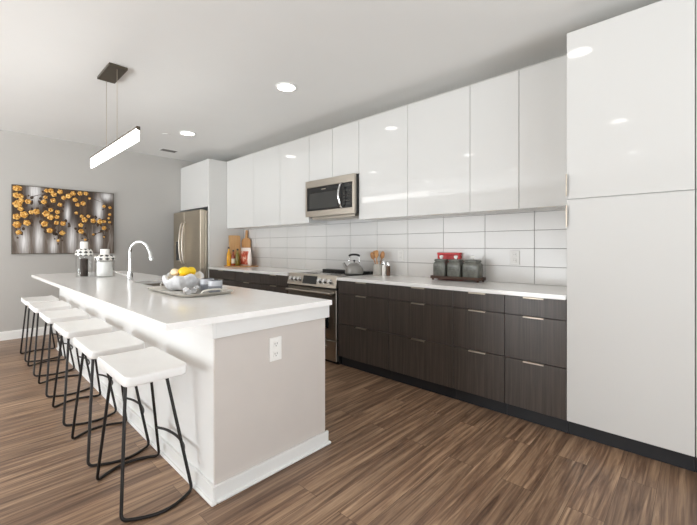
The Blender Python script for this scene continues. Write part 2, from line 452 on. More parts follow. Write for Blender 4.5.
b = BM(); box(b, MX + 0.0025, MX + 0.005, y0 + 0.06, y0 + 0.17, 1.895, 1.93, 0.0006); obj('display', b, 'smoke_glass', cp)
b = BM()
for i in range(3):
    for j in range(5): box(b, MX + 0.0025, MX + 0.005, y0 + 0.06 + i * 0.04, y0 + 0.09 + i * 0.04, 1.70 + j * 0.036, 1.722 + j * 0.036, 0.0006)
obj('buttons', b, 'smoke_glass', cp)

# ------------------------------------------------------------------ range
ry0, ry1 = 2.722, 3.536
rg = thing('range', 'stainless steel slide-in range with front knobs between the dark base cabinets', 'range', (3.0, 3.13, 0))
b = BM(); box(b, 2.742, WX - 0.02, ry0 + 0.002, ry1 - 0.002, 0.001, 0.905); obj('body', b, 'black', rg)
b = BM(); box(b, 2.735, WX - 0.02, ry0, ry1, 0.905, 0.922, 0.002); ct = obj('cooktop', b, 'black_glass', rg)
for x, y, r in ((2.90, 2.93, 0.10), (2.90, 3.33, 0.11), (3.15, 3.33, 0.085)):
    b = BM()
    for rr in (r, r * 0.6):
        tube(b, [(x + rr * math.cos(q * PI / 20), y + rr * math.sin(q * PI / 20), 0.9222) for q in range(40)], 0.0012, 5, closed=True)
    obj('burner_ring', b, 'smoke_glass', ct)
b = BM(); box(b, 3.235, 3.325, ry0 + 0.004, ry1 - 0.02, 0.922, 0.948, 0.006, seg=2); obj('rear_vent', b, 'black', rg)
b = BM(); prism(b, [(2.690, 0.800), (2.742, 0.800), (2.80, 0.923), (2.742, 0.930), (2.722, 0.926)], 1, ry0, ry1)
cp = obj('control_panel', b, 'steel', rg)
# the slanted face runs from (2.690, .800) to (2.722, .926)
dx, dz = 0.032, 0.126; L = math.hypot(dx, dz); ex, ez = dx / L, dz / L; nx, nz = -ez, ex
def face(s, o): return (2.690 + ex * s + nx * o, 0.800 + ez * s + nz * o)
b = BM(); prism(b, [face(0.022, -0.004), face(0.112, -0.004), face(0.112, 0.0025), face(0.022, 0.0025)], 1, 3.03, 3.262); obj('display', b, 'black_glass', cp)
for y in (3.455, 3.385, 3.315, 2.975, 2.895, 2.815):
    b = BM(); p = face(0.066, -0.002); q = face(0.066, 0.012); e = face(0.066, 0.036)
    cyl(b, (p[0], y, p[1]), (q[0], y, q[1]), 0.029, 20); cyl(b, (q[0], y, q[1]), (e[0], y, e[1]), 0.022, 20, bev=0.003)
    obj('knob', b, 'chrome', cp, smooth=40)
b = BM(); box(b, 2.702, 2.742, ry0 + 0.003, ry1 - 0.003, 0.255, 0.782, 0.004); od = obj('oven_door', b, 'steel', rg)
b = BM(); box(b, 2.7, 2.704, ry0 + 0.115, ry1 - 0.115, 0.37, 0.66, 0.001); obj('window', b, 'black_glass', od)
b = BM(); tube(b, [(2.655, ry0 + 0.03, 0.742), (2.655, ry1 - 0.03, 0.742)], 0.0145, 12)
for y in (ry0 + 0.07, ry1 - 0.07): box(b, 2.655, 2.704, y - 0.012, y + 0.012, 0.733, 0.751, 0.002)
obj('handle', b, 'steel', od, smooth=40)
b = BM(); box(b, 2.704, 2.742, ry0 + 0.003, ry1 - 0.003, 0.035, 0.245, 0.004); sd = obj('storage_drawer', b, 'steel', rg)
b = BM(); box(b, 2.684, 2.690, ry0 + 0.13, ry1 - 0.13, 0.165, 0.19, 0.002); box(b, 2.688, 2.706, ry0 + 0.14, ry1 - 0.14, 0.175, 0.186, 0.001); obj('handle', b, 'chrome', sd)

# ------------------------------------------------------------------ refrigerator and its cabinet
rc = thing('refrigerator_cabinet', 'white cabinet over the refrigerator with a full-height white side panel', 'cabinet', (3.03, 6.1, 0))
b = BM(); box(b, XF, WX - 0.012, 5.571, 5.607, 0.002, 2.615, 0.001); obj('side_panel', b, 'gloss', rc)
b = BM(); box(b, XF + 0.021, WX - 0.002, 5.609, 6.656, 1.875, 2.612); obj('carcass', b, 'carcass', rc)
b = BM(); box(b, XF, XF + 0.02, 5.611, 6.640, 1.868, 2.615, 0.0012); obj('door', b, 'gloss', rc)
fr = thing('refrigerator', 'stainless steel french door refrigerator below the white end cabinet', 'refrigerator', (2.95, 6.13, 0))
fx = 2.60; fy0, fy1 = 5.618, 6.640; fz = 1.815
b = BM(); box(b, fx + 0.085, WX - 0.03, fy0 + 0.004, fy1 - 0.004, 0.001, fz - 0.01, 0.004); obj('case', b, 'steel_fridge', fr)
mid = 6.205
for a, c, hy in ((fy0, mid - 0.003, mid - 0.055), (mid + 0.003, fy1, mid + 0.055)):
    b = BM(); box(b, fx, fx + 0.078, a, c, 0.74, fz, 0.008, seg=2); d = obj('door', b, 'steel_fridge', fr)
    b = BM(); tube(b, catmull([(fx + 0.01, hy, 1.63), (fx - 0.035, hy, 1.59), (fx - 0.062, hy, 1.29), (fx - 0.035, hy, 0.99), (fx + 0.01, hy, 0.95)], 9), 0.0145, 10)
    obj('handle', b, 'steel', d, smooth=50)
    if hy > mid:
        b = BM(); box(b, fx - 0.002, fx + 0.004, 6.40, 6.53, 1.0, 1.32, 0.002); obj('dispenser', b, 'smoke_glass', d)
b = BM(); box(b, fx, fx + 0.078, fy0, fy1, 0.05, 0.732, 0.008, seg=2); d = obj('freezer_drawer', b, 'steel_fridge', fr)
b = BM(); tube(b, [(fx - 0.05, fy0 + 0.1, 0.66), (fx - 0.05, fy1 - 0.1, 0.66)], 0.014, 10)
for y in (fy0 + 0.14, fy1 - 0.14): box(b, fx - 0.05, fx + 0.004, y - 0.01, y + 0.01, 0.652, 0.668)
obj('handle', b, 'chrome', d, smooth=40)

# ------------------------------------------------------------------ island
IX0, IX1, IY0, IY1 = 0.856, 1.582, 1.694, 5.60
ISL_Z = 0.903
isl = thing('kitchen_island', 'white panelled kitchen island with a greige end panel and white baseboard', 'kitchen island', ((IX0 + IX1) / 2, (IY0 + IY1) / 2, 0))
b = BM(); box(b, IX0 + 0.012, IX0 + 0.03, IY0 + 0.012, IY1 - 0.012, 0.001, 0.872); box(b, IX1 - 0.03, IX1 - 0.012, IY0 + 0.012, IY1 - 0.012, 0.1, 0.872); box(b, IX0 + 0.03, IX1 - 0.03, IY0 + 0.012, IY1 - 0.012, 0.1, 0.12); obj('carcass', b, 'carcass', isl)
b = BM(); box(b, IX0, IX0 + 0.012, IY0 + 0.012, IY1 - 0.012, 0.001, 0.8725); obj('seating_side_panel', b, 'island_white', isl)
b = BM(); box(b, IX0, IX1, IY0, IY0 + 0.012, 0.001, 0.8725); obj('end_panel', b, 'island_grey', isl, label='greige painted end panel')
b = BM(); box(b, IX0, IX1, IY1 - 0.012, IY1, 0.001, 0.8725); obj('far_end_panel', b, 'island_grey', isl)
# apron band under the top and baseboard with shoe moulding, wrapped round the seating side and both ends
ZB = 0.792
b = BM(); t = 0.019
box(b, IX0 - t, IX0 - 0.0002, IY0 - t, IY1 + t, ZB, 0.8725, 0.0015); box(b, IX0 - 0.0002, IX1 + 0.02, IY0 - t, IY0 - 0.0002, ZB, 0.8725, 0.0015); box(b, IX0 - 0.0002, IX1 + 0.02, IY1 + 0.0002, IY1 + t, ZB, 0.8725, 0.0015)
obj('apron', b, 'island_white', isl)
b = BM(); t = 0.016
def wrap(b, t, z0, z1, bev):
    box(b, IX0 - t, IX0 - 0.0002, IY0 - t, IY1 + t, z0, z1, bev); box(b, IX0 - 0.0002, IX1 + t, IY0 - t, IY0 - 0.0002, z0, z1, bev); box(b, IX0 - 0.0002, IX1 + t, IY1 + 0.0002, IY1 + t, z0, z1, bev)
wrap(b, 0.016, 0.001, 0.083, 0.002); obj('baseboard', b, 'island_white', isl)
b = BM()
def quarter(path_in):
    pass
wrap(b, 0.030, 0.0005, 0.018, 0.006); obj('shoe_moulding', b, 'island_white', isl)
for i in range(5):
    a = IY0 + 0.014 + i * (IY1 - IY0 - 0.028) / 5; c = IY0 + 0.014 + (i + 1) * (IY1 - IY0 - 0.028) / 5
    b = BM(); box(b, IX1 - 0.0115, IX1 + 0.008, a + 0.002, c - 0.002, 0.105, 0.868, 0.001); obj('cabinet_door', b, 'dark_wood', isl, label='dark wood door facing the range')
b = BM(); box(b, IX1 - 0.07, IX1 - 0.055, IY0 + 0.014, IY1 - 0.014, 0.001, 0.1); obj('toe_kick', b, 'toe', isl)
# top with a cut-out for the sink
SX0, SX1, SY0, SY1 = 1.13, 1.50, 3.30, 3.86
TX0, TX1, TY0, TY1 = 0.614, 1.592, 1.642, 5.74
b = BM()
def ring(z, e):
    o = [(TX0 + e, TY0 + e, z), (TX1 - e, TY0 + e, z), (TX1 - e, TY1 - e, z), (TX0 + e, TY1 - e, z)]
    return o
zt, zb = ISL_Z, 0.8735
outer = [[b.verts.new(p) for p in ring(z, e)] for z, e in ((zb, 0), (zt - 0.002, 0), (zt, 0.002))]
inner = [[b.verts.new(p) for p in [(SX0, SY0, z), (SX1, SY0, z), (SX1, SY1, z), (SX0, SY1, z)]] for z in (zb, zt)]
for i in range(4):
    j = (i + 1) % 4
    for A, B_ in zip(outer, outer[1:]): b.faces.new([A[i], A[j], B_[j], B_[i]])
    b.faces.new([outer[2][i], outer[2][j], inner[1][j], inner[1][i]])
    b.faces.new([inner[1][i], inner[1][j], inner[0][j], inner[0][i]])
    b.faces.new([inner[0][i], inner[0][j], outer[0][j], outer[0][i]])
obj('island_worktop', b, 'quartz', label='long white quartz top overhanging the kitchen island', cat='worktop', origin=((TX0 + TX1) / 2, (TY0 + TY1) / 2, zb))
sk = thing('undermount_sink', 'stainless steel undermount sink sunk in the white island top', 'sink', ((SX0 + SX1) / 2, (SY0 + SY1) / 2, 0.66))
b = BM(); e = 0.008
loops(b, [[(SX0 - e, SY0 - e, 0.873), (SX1 + e, SY0 - e, 0.873), (SX1 + e, SY1 + e, 0.873), (SX0 - e, SY1 + e, 0.873)],
          [(SX0 - e, SY0 - e, 0.665), (SX1 + e, SY0 - e, 0.665), (SX1 + e, SY1 + e, 0.665), (SX0 - e, SY1 + e, 0.665)],
          [(SX0 - e + .003, SY0 - e + .003, 0.662), (SX1 + e - .003, SY0 - e + .003, 0.662), (SX1 + e - .003, SY1 + e - .003, 0.662), (SX0 - e + .003, SY1 + e - .003, 0.662)]], caps=False)
b.faces.new(list(b.verts)[-4:])
obj('basin', b, 'steel', sk)
b = BM(); lathe(b, (SX0 + SX1) / 2, (SY0 + SY1) / 2, [(0, 0.664), (0.03, 0.664), (0.042, 0.668), (0.042, 0.6635)], 20); obj('drain', b, 'chrome', sk, smooth=40)

# faucet
fxp, fyp = 1.175, 4.06
fc = thing('faucet', 'chrome gooseneck kitchen faucet standing on the island top', 'faucet', (fxp, fyp, ISL_Z))
b = BM(); lathe(b, fxp, fyp, [(0, ISL_Z), (0.030, ISL_Z), (0.030, ISL_Z + 0.008), (0.024, ISL_Z + 0.014), (0.024, ISL_Z + 0.085), (0.015, ISL_Z + 0.095), (0, ISL_Z + 0.095)], 20); obj('base', b, 'chrome', fc, smooth=40)
ux, uy = 0.52, -0.854
def fp(s, z): return (fxp + ux * s, fyp + uy * s, z)
b = BM(); tube(b, catmull([fp(0, ISL_Z + 0.09), fp(0, 1.12), fp(0.0, 1.19), fp(0.03, 1.25), fp(0.10, 1.283), fp(0.175, 1.258), fp(0.215, 1.20), fp(0.228, 1.17)], 7), 0.0135, 12); obj('spout', b, 'chrome', fc, smooth=60)
b = BM(); tube(b, [fp(0.226, 1.178), fp(0.236, 1.14), fp(0.244, 1.105), fp(0.246, 1.095)], [0.0155, 0.018, 0.019, 0.016], 14); obj('spray_head', b, 'chrome', fc, smooth=50)
b = BM(); tube(b, [(fxp - 0.018, fyp + 0.012, ISL_Z + 0.05), (fxp - 0.05, fyp + 0.035, ISL_Z + 0.055), (fxp - 0.11, fyp + 0.07, ISL_Z + 0.085)], [0.011, 0.008, 0.006], 10); obj('lever', b, 'chrome', fc, smooth=50)

# electrical outlet on the island end
ox, oz = 1.206, 0.67
ol = thing('electrical_outlet', 'white outlet plate on the greige end of the island', 'outlet', (ox, IY0, oz), 'electrical outlets')
b = BM(); box(b, ox - 0.040, ox + 0.040, IY0 - 0.007, IY0 - 0.0004, oz - 0.064, oz + 0.064, 0.002); obj('plate', b, 'outlet', ol)
for dz in (-0.027, 0.027):
    b = BM(); box(b, ox - 0.018, ox + 0.018, IY0 - 0.0095, IY0 - 0.006, oz + dz - 0.018, oz + dz + 0.018, 0.003); r = obj('receptacle', b, 'outlet', ol)
    b = BM()
    for q in (-0.007, 0.007): box(b, ox + q - 0.0015, ox + q + 0.0015, IY0 - 0.0102, IY0 - 0.009, oz + dz - 0.002, oz + dz + 0.009)
    cyl(b, (ox, IY0 - 0.0102, oz + dz - 0.009), (ox, IY0 - 0.009, oz + dz - 0.009), 0.003, 8)
    obj('slots', b, 'slot', r)
def wall_outlet(y, z, label):
    t = thing('electrical_outlet', label, 'outlet', (WX - 0.012, y, z), 'electrical outlets'); x = WX - 0.0112
    b = BM(); box(b, x - 0.006, x - 0.0002, y - 0.040, y + 0.040, z - 0.06, z + 0.06, 0.002); obj('plate', b, 'outlet_wall', t)
    for dz in (-0.025, 0.025):
        b = BM(); box(b, x - 0.008, x - 0.005, y - 0.017, y + 0.017, z + dz - 0.017, z + dz + 0.017, 0.002); r = obj('receptacle', b, 'outlet_wall', t)
        b = BM()
        for q in (-0.007, 0.007): box(b, x - 0.0086, x - 0.0075, y + q - 0.001, y + q + 0.001, z + dz - 0.002, z + dz + 0.008)
        obj('slots', b, 'slot', r)
wall_outlet(1.155, 1.137, 'white outlet on the tile backsplash beneath the narrow wall cabinet')
wall_outlet(2.355, 1.137, 'white outlet on the tile backsplash beside the utensil crock')

# ------------------------------------------------------------------ bar stools
SXC = 0.662
def stool_seat(cx, cy):
    b = BM(); hx, hy, r = 0.141, 0.245, 0.035; cx -= 0.011; zt = 0.655; th = 0.051
    def top(x, y): return zt - 0.019 * (1 - min(1, (x / hx) ** 2)) - 0.004 * (1 - min(1, (y / hy) ** 2))
    out = rrect(hx, hy, r)
    rings = []
    for s, dz in ((0.955, -th), (0.985, -th + 0.003), (1.0, -th + 0.009), (1.0, -0.009), (0.992, -0.003), (0.97, 0), (0.9, 0), (0.75, 0), (0.55, 0), (0.35, 0), (0.15, 0)):
        rg_ = []
        for x, y in out:
            e = hx * (1 - s); px = x * s; py = y * (1 - e / hy) if s > 0.9 else y * s
            z = (zt + dz) if dz < -0.01 else top(px, py) + dz
            if dz < -0.02: z = zt + dz
            rg_.append((cx + px, cy + py, z))
        rings.append(rg_)
    loops(b, rings); return b
def make_stool(cy, label):
    t = thing('bar_stool', label, 'bar stool', (SXC, cy, 0), 'white bar stools along the island')
    obj('seat', stool_seat(SXC, cy), 'seat', t, smooth=45)
    r = 0.0078
    for s in (-1, 1):
        b = BM()
        path = roundpath([(SXC - 0.112, cy + s * 0.112, 0.607), (SXC - 0.162, cy + s * 0.203, r), (SXC + 0.0, cy + s * 0.262, r), (SXC + 0.160, cy + s * 0.218, r), (SXC + 0.066, cy + s * 0.112, 0.607)], 0.05, 7)
        # smooth floor bow: replace the run between the feet by a curve
        foot0, foot1 = Vector((SXC - 0.157, cy + s * 0.206, r)), Vector((SXC + 0.156, cy + s * 0.220, r))
        A, B_ = Vector((SXC - 0.112, cy + s * 0.112, 0.607)), Vector((SXC + 0.066, cy + s * 0.112, 0.607))
        bow = [foot0 + (foot1 - foot0) * q + Vector((0, s * 0.066 * math.sin(PI * q), 0)) for q in [i / 12 for i in range(13)]]
        d0 = (A - foot0).normalized(); d1 = (B_ - foot1).normalized()
        c0 = roundpath([A, foot0, bow[2]], 0.035, 6)[:-1]; c1 = roundpath([bow[10], foot1, B_], 0.035, 6)[1:]
        tube(b, c0 + bow[2:11] + c1, r, 8)
        obj('leg_frame', b, 'black_metal', t, smooth=60)
    b = BM()
    zf = 0.195; q = zf / 0.612
    yb = 0.218 + (0.112 - 0.218) * q; xb = 0.158 + (0.066 - 0.158) * q
    tube(b, catmull([(SXC + xb, cy + yb, zf), (SXC + xb + 0.028, cy + yb * 0.6, zf), (SXC + xb + 0.04, cy, zf), (SXC + xb + 0.028, cy - yb * 0.6, zf), (SXC + xb, cy - yb, zf)], 6), r * 0.9, 8)
    obj('footrest', b, 'black_metal', t, smooth=60)
    b = BM(); box(b, SXC - 0.128, SXC + 0.085, cy - 0.13, cy + 0.13, 0.598, 0.6038, 0.002); obj('mounting_plate', b, 'black_metal', t)
    return t
STOOLS = [2.078, 2.682, 3.362, 4.07, 4.78, 5.42]
SLAB = ['white saddle-seat bar stool with black rod legs nearest the camera, by the island corner',
        'white saddle-seat bar stool with black rod legs, second from the island corner',
        'white saddle-seat bar stool with black rod legs, third from the island corner',
        'white saddle-seat bar stool with black rod legs, third from the wall painting end',
        'white saddle-seat bar stool with black rod legs, second from the wall painting end',
        'white saddle-seat bar stool with black rod legs at the far end, below the wall painting']
st0 = make_stool(STOOLS[0], SLAB[0])
for y, s in list(zip(STOOLS, SLAB))[1:]: dup(st0, (SXC, y, 0), s)

# ------------------------------------------------------------------ pendant light
px, py = 0.945, 3.75
pl = thing('pendant_light', 'linear LED pendant light hanging over the kitchen island', 'pendant light', (px, py, 2.03))
b = BM(); box(b, px - 0.07, px + 0.07, py - 0.185, py + 0.20, CZ - 0.022, CZ - 0.0005, 0.002); obj('ceiling_canopy', b, 'bronze', pl, label='bronze rectangular ceiling plate')
for y in (3.935, 3.61):
    b = BM(); tube(b, [(px, y, 2.14), (px, y, CZ - 0.02)], 0.0022, 6); obj('suspension_wire', b, 'pull', pl)
b = BM(); box(b, px - 0.013, px + 0.013, 3.075, 4.48, 2.128, 2.142, 0.002); box(b, px - 0.013, px + 0.013, 3.071, 3.0755, 2.112, 2.142, 0.001); obj('top_rail', b, 'bronze', pl, label='bronze top rail')
b = BM(); box(b, px - 0.010, px + 0.010, 3.079, 4.48, 2.032, 2.1275, 0.003); obj('light_bar', b, 'bar_lamp', pl, label='glowing white light bar')

# ------------------------------------------------------------------ recessed lights, vent, cover plate
def downlight(x, y, label, first=[None]):
    if first[0]:
        return dup(first[0], (x, y, CZ - 0.008), label)
    t = thing('recessed_light', label, 'ceiling light', (x, y, CZ - 0.008), 'recessed ceiling lights')
    b = BM(); lathe(b, x, y, [(0.084, CZ - 0.0005), (0.105, CZ - 0.0005), (0.103, CZ - 0.006), (0.084, CZ - 0.008), (0.084, CZ - 0.0005)], 32); obj('trim_ring', b, 'trim', t, smooth=40)
    b = BM(); lathe(b, x, y, [(0, CZ - 0.006), (0.083, CZ - 0.006), (0.083, CZ - 0.002), (0, CZ - 0.002)], 32); obj('lens', b, 'lamp', t)
    first[0] = t; return t
downlight(2.18, 2.88, 'round recessed ceiling light in front of the wall cabinets, the larger of the two seen')
downlight(2.15, 5.02, 'round recessed ceiling light near the ceiling vent, the smaller of the two seen')
for x, y in ((2.07, 0.68), (-0.1, 0.7), (-2.1, 0.75), (0.17, 2.76), (0.15, 4.84), (-1.55, 2.65), (-1.5, 4.6)):
    downlight(x, y, 'recessed ceiling light outside the frame, seen only as a glint in the gloss doors')
vt = thing('air_vent', 'small grey ceiling air vent near the white end cabinet', 'vent', (2.33, 6.14, CZ - 0.01))
b = BM()
x0, x1, y0, y1 = 2.20, 2.46, 6.05, 6.23
for q in ((x0, x1, y0, y0 + 0.016), (x0, x1, y1 - 0.016, y1), (x0, x0 + 0.016, y0 + 0.016, y1 - 0.016), (x1 - 0.016, x1, y0 + 0.016, y1 - 0.016)): box(b, q[0], q[1], q[2], q[3], CZ - 0.008, CZ - 0.0005, 0.001)
obj('frame', b, 'carcass', vt)
b = BM()
for i in range(8):
    y = y0 + 0.027 + i * 0.018
    box(b, x0 + 0.016, x1 - 0.016, y - 0.0045, y + 0.0045, CZ - 0.006, CZ - 0.0035)
obj('slats', b, 'slot', vt)
b = BM(); box(b, x0 + 0.016, x1 - 0.016, y0 + 0.016, y1 - 0.016, CZ - 0.002, CZ - 0.0005); obj('backing', b, 'black', vt)
b = BM(); lathe(b, 1.98, 5.29, [(0, CZ - 0.0005), (0.06, CZ - 0.0005), (0.058, CZ - 0.006), (0.0, CZ - 0.007)], 24)
obj('sprinkler_cover', b, 'ceiling', label='flat round white cover plate on the ceiling beside the smaller ceiling light', cat='ceiling cover', smooth=40, origin=(1.98, 5.29, CZ))

# ------------------------------------------------------------------ wall painting
PX0, PX1, PZ0, PZ1 = 0.514, 1.684, 1.142, 2.056
PYF = FY - 0.036
pt = thing('wall_painting', 'canvas painting of golden blossoms over grey and brown streaks on the far wall', 'painting', ((PX0 + PX1) / 2, FY, PZ0))
H0 = 1.23; AY = math.atan2(349.5, 370.4)
def on_canvas(cu, cv):
    """place of a blossom on the canvas plane"""
    u = 5 + cu / 6.06; v = 175 + cv / 6.06
    d = Vector((math.cos(AY) * 370.4 + math.sin(AY) * (u - 348.5), math.sin(AY) * 370.4 - math.cos(AY) * (u - 348.5), 247 - v))
    k = PYF / d.y
    return d.x * k, H0 + d.z * k
m = M('streaked_canvas_paint'); c = m.coord()
sep = m.n('ShaderNodeSeparateXYZ'); m.l(c, sep.inputs[0])
st = m.noise(m.coord((9, 1, 0.9)), 2.4, 5, 0.65, 0.6)
st2 = m.noise(m.coord((40, 1, 2.0)), 2.0, 4, 0.6)
dark = m.ramp(st, [(0.25, srgb(34, 23, 15)), (0.5, srgb(62, 46, 33)), (0.75, srgb(100, 78, 58))])
low = m.ramp(st, [(0.25, srgb(64, 50, 40)), (0.5, srgb(108, 95, 84)), (0.75, srgb(170, 163, 157))])
hgt = m.math('MULTIPLY', m.math('SUBTRACT', sep.outputs[2], 0.22), 3.5)
cl = m.n('ShaderNodeClamp'); m.l(hgt, cl.inputs[0])
body = m.mix(cl.outputs[0], low, dark)
tot = None
for cu, cv, su, sv in ((180, 105, 42, 80), (112, 405, 26, 75), (205, 390, 26, 90), (292, 430, 24, 55), (405, 390, 30, 95), (378, 240, 20, 60), (570, 210, 32, 90), (615, 130, 50, 30), (565, 400, 26, 70), (470, 440, 22, 50)):
    X, Z = on_canvas(cu, cv); X -= (PX0 + PX1) / 2; Z -= PZ0
    sx, sz = su * 0.00150, sv * 0.0021
    ex_ = m.math('DIVIDE', m.math('SUBTRACT', sep.outputs[0], X), sx); ez_ = m.math('DIVIDE', m.math('SUBTRACT', sep.outputs[2], Z), sz)
    r2 = m.math('ADD', m.math('MULTIPLY', ex_, ex_), m.math('MULTIPLY', ez_, ez_))
    g_ = m.math('EXPONENT', m.math('MULTIPLY', r2, -1.0))
    tot = g_ if tot is None else m.math('MAXIMUM', tot, g_)
fac = m.math('MULTIPLY', tot, m.math('ADD', m.math('MULTIPLY', st2, 1.9), 0.0)); cl2 = m.n('ShaderNodeClamp'); m.l(fac, cl2.inputs[0])
m.l(m.mix(cl2.outputs[0], body, srgb(232, 230, 229)), m.b.inputs['Base Color']); m.b.inputs['Roughness'].default_value = 0.6
m.bump(st2, 0.2, 0.003); MAT['canvas'] = m.m
m = M('gold_paint'); c = m.coord()
m.l(m.ramp(m.noise(c, 55, 3, 0.7), [(0.34, srgb(138, 82, 20)), (0.48, srgb(206, 142, 44)), (0.66, srgb(252, 220, 140))]), m.b.inputs['Base Color'])
m.b.inputs['Roughness'].default_value = 0.5; MAT['gold'] = m.m
m = M('umber_paint'); c = m.coord()
m.l(m.ramp(m.noise(c, 20, 4, 0.6), [(0.3, srgb(38, 25, 15)), (0.7, srgb(84, 58, 32))]), m.b.inputs['Base Color'])
m.b.inputs['Roughness'].default_value = 0.6; MAT['umber'] = m.m
b = BM(); box(b, PX0, PX1, PYF, FY - 0.001, PZ0, PZ1, 0.002); cv_ = obj('canvas', b, 'canvas', pt)
b = BM()
for q in ((PX0 - 0.008, PX1 + 0.008, PZ0 - 0.008, PZ0 - 0.0005), (PX0 - 0.008, PX1 + 0.008, PZ1 + 0.0005, PZ1 + 0.008), (PX0 - 0.008, PX0 - 0.0005, PZ0 - 0.0005, PZ1 + 0.0005), (PX1 + 0.0005, PX1 + 0.008, PZ0 - 0.0005, PZ1 + 0.0005)):
    box(b, q[0], q[1], PYF + 0.002, FY - 0.001, q[2], q[3])
obj('frame', b, 'bronze', pt, label='thin dark frame edge')
FL = [(58, 78, 17), (85, 80, 15), (58, 122, 17), (94, 128, 15), (62, 175, 22), (98, 155, 14), (140, 160, 15), (95, 205, 14), (115, 240, 20), (62, 252, 18), (68, 300, 20), (133, 290, 18), (82, 348, 14), (160, 225, 13), (190, 222, 17),
      (252, 95, 12), (278, 95, 15), (296, 118, 15), (334, 102, 15), (245, 135, 11), (236, 163, 15), (292, 155, 14), (356, 138, 13), (333, 180, 13), (385, 128, 16), (412, 112, 15), (455, 112, 14), (490, 112, 13), (425, 150, 14), (440, 180, 13), (474, 172, 15), (512, 142, 8),
      (278, 212, 13), (250, 235, 19), (318, 224, 13), (276, 256, 18), (315, 254, 13), (312, 290, 13), (240, 296, 18), (352, 294, 15), (272, 336, 17), (348, 352, 15), (322, 398, 9), (432, 230, 10), (465, 250, 11), (482, 272, 17), (506, 250, 11), (460, 304, 14), (462, 342, 16), (535, 278, 16), (575, 282, 17), (602, 282, 11), (600, 322, 14), (600, 190, 10), (636, 198, 10), (634, 240, 10), (628, 262, 8), (634, 286, 9), (486, 392, 8), (535, 360, 7), (600, 375, 6)]
rn = random.Random(3)
def petal_flower(b, X, Z, R):
    n = rn.choice((4, 5, 5, 6)); a0 = rn.random() * 6.28
    y = PYF - 0.0012; h = 0.004 + R * 0.10
    c0 = b.verts.new((X, y - h * 0.4, Z)); mid_, out_ = [], []
    N = n * 5
    for i in range(N):
        a = a0 + 2 * PI * i / N; k_ = 0.80 + 0.20 * abs(math.cos(n * (a - a0) / 2)); rr = R * k_ * rn.uniform(0.95, 1.05)
        mid_.append(b.verts.new((X + 0.6 * rr * math.cos(a), y - h, Z + 0.6 * rr * math.sin(a)))); out_.append(b.verts.new((X + rr * math.cos(a), y, Z + rr * math.sin(a))))
    for i in range(N):
        j = (i + 1) % N
        b.faces.new([c0, mid_[i], mid_[j]]); b.faces.new([mid_[i], out_[i], out_[j], mid_[j]])
b = BM(); b2 = BM(); DABS = []
for cu, cv, r in FL:
    X, Z = on_canvas(cu, cv); R = r * 0.00235
    X = min(max(X, PX0 + R), PX1 - R); Z = min(max(Z, PZ0 + R), PZ1 - R)
    petal_flower(b, X, Z, R)
    # dark dabs of paint and twigs behind each blossom
    for k_ in range(6):
        a = rn.random() * 6.28; q = R * rn.uniform(0.7, 2.3); rr = R * rn.uniform(0.3, 0.7)
        x2, z2 = X + q * math.cos(a), Z + q * math.sin(a)
        if not (PX0 + rr < x2 < PX1 - rr and PZ0 + rr < z2 < PZ1 - rr): continue
        n = 9; vs = [b2.verts.new((x2 + rr * rn.uniform(0.6, 1.1) * math.cos(2 * PI * i / n), PYF - 0.0004 - 0.0001 * k_, z2 + rr * rn.uniform(0.8, 1.5) * math.sin(2 * PI * i / n))) for i in range(n)]
        b2.faces.new(vs)
        if DABS:   # a painted twig to the nearest earlier dab
            q0 = min(DABS, key=lambda d: (d[0] - x2) ** 2 + (d[1] - z2) ** 2); i0 = min(range(9), key=lambda i: (q0[2][i].co - vs[0].co).length)
            i1 = min(range(9), key=lambda i: (vs[i].co - q0[2][i0].co).length)
            try: b2.faces.new([q0[2][i0], q0[2][(i0 + 1) % 9], vs[i1]])
            except ValueError: pass
        DABS.append((x2, z2, vs))
obj('umber_stain', b2, 'umber', cv_, label='dark umber paint dabs')
obj('golden_blossoms', b, 'gold', cv_, label='raised golden blossoms')

# ------------------------------------------------------------------ things on the island
def harlequin(name, white, black, nseg, zrow):
    m = M(name); c = m.coord()
    sep = m.n('ShaderNodeSeparateXYZ'); m.l(c, sep.inputs[0])
    a = m.math('MULTIPLY', m.math('ARCTAN2', sep.outputs[1], sep.outputs[0]), nseg / (2 * PI)); z = m.math('DIVIDE', sep.outputs[2], zrow)
    f = lambda x: m.math('ABSOLUTE', m.math('SUBTRACT', m.math('FRACT', x), 0.5))
    d = m.math('LESS_THAN', m.math('ADD', f(a), f(z)), 0.42)
    m.l(m.mix(d, white, black), m.b.inputs['Base Color']); m.b.inputs['Roughness'].default_value = 0.25
    return m.m
MAT['harlequin'] = harlequin('black_white_diamond_glaze', srgb(238, 236, 230), srgb(70, 68, 66), 10, 0.036)
def thin_glass(name):
    m = M(name); o = m.t.nodes['Material Output']
    tr = m.n('ShaderNodeBsdfTransparent'); tr.inputs[0].default_value = (0.985, 0.99, 0.99, 1)
    gl = m.n('ShaderNodeBsdfGlossy'); gl.inputs['Roughness'].default_value = 0.03
    lw = m.n('ShaderNodeLayerWeight'); lw.inputs[0].default_value = 0.25
    mx = m.n('ShaderNodeMixShader'); m.l(m.math('MULTIPLY', lw.outputs['Fresnel'], 0.3), mx.inputs[0]); m.l(tr.outputs[0], mx.inputs[1]); m.l(gl.outputs[0], mx.inputs[2])
    m.l(mx.outputs[0], o.inputs[0]); return m.m
MAT['clear'] = thin_glass('clear_glass')
MAT['pepper'] = plain('dark_peppercorns', srgb(60, 50, 44), 0.8, var=0.5, scale=120)
MAT['salt'] = plain('white_salt', srgb(244, 243, 240), 0.7, var=0.03, scale=80)
MAT['ceramic'] = plain('white_ceramic', srgb(244, 242, 238), 0.25, var=0.01)
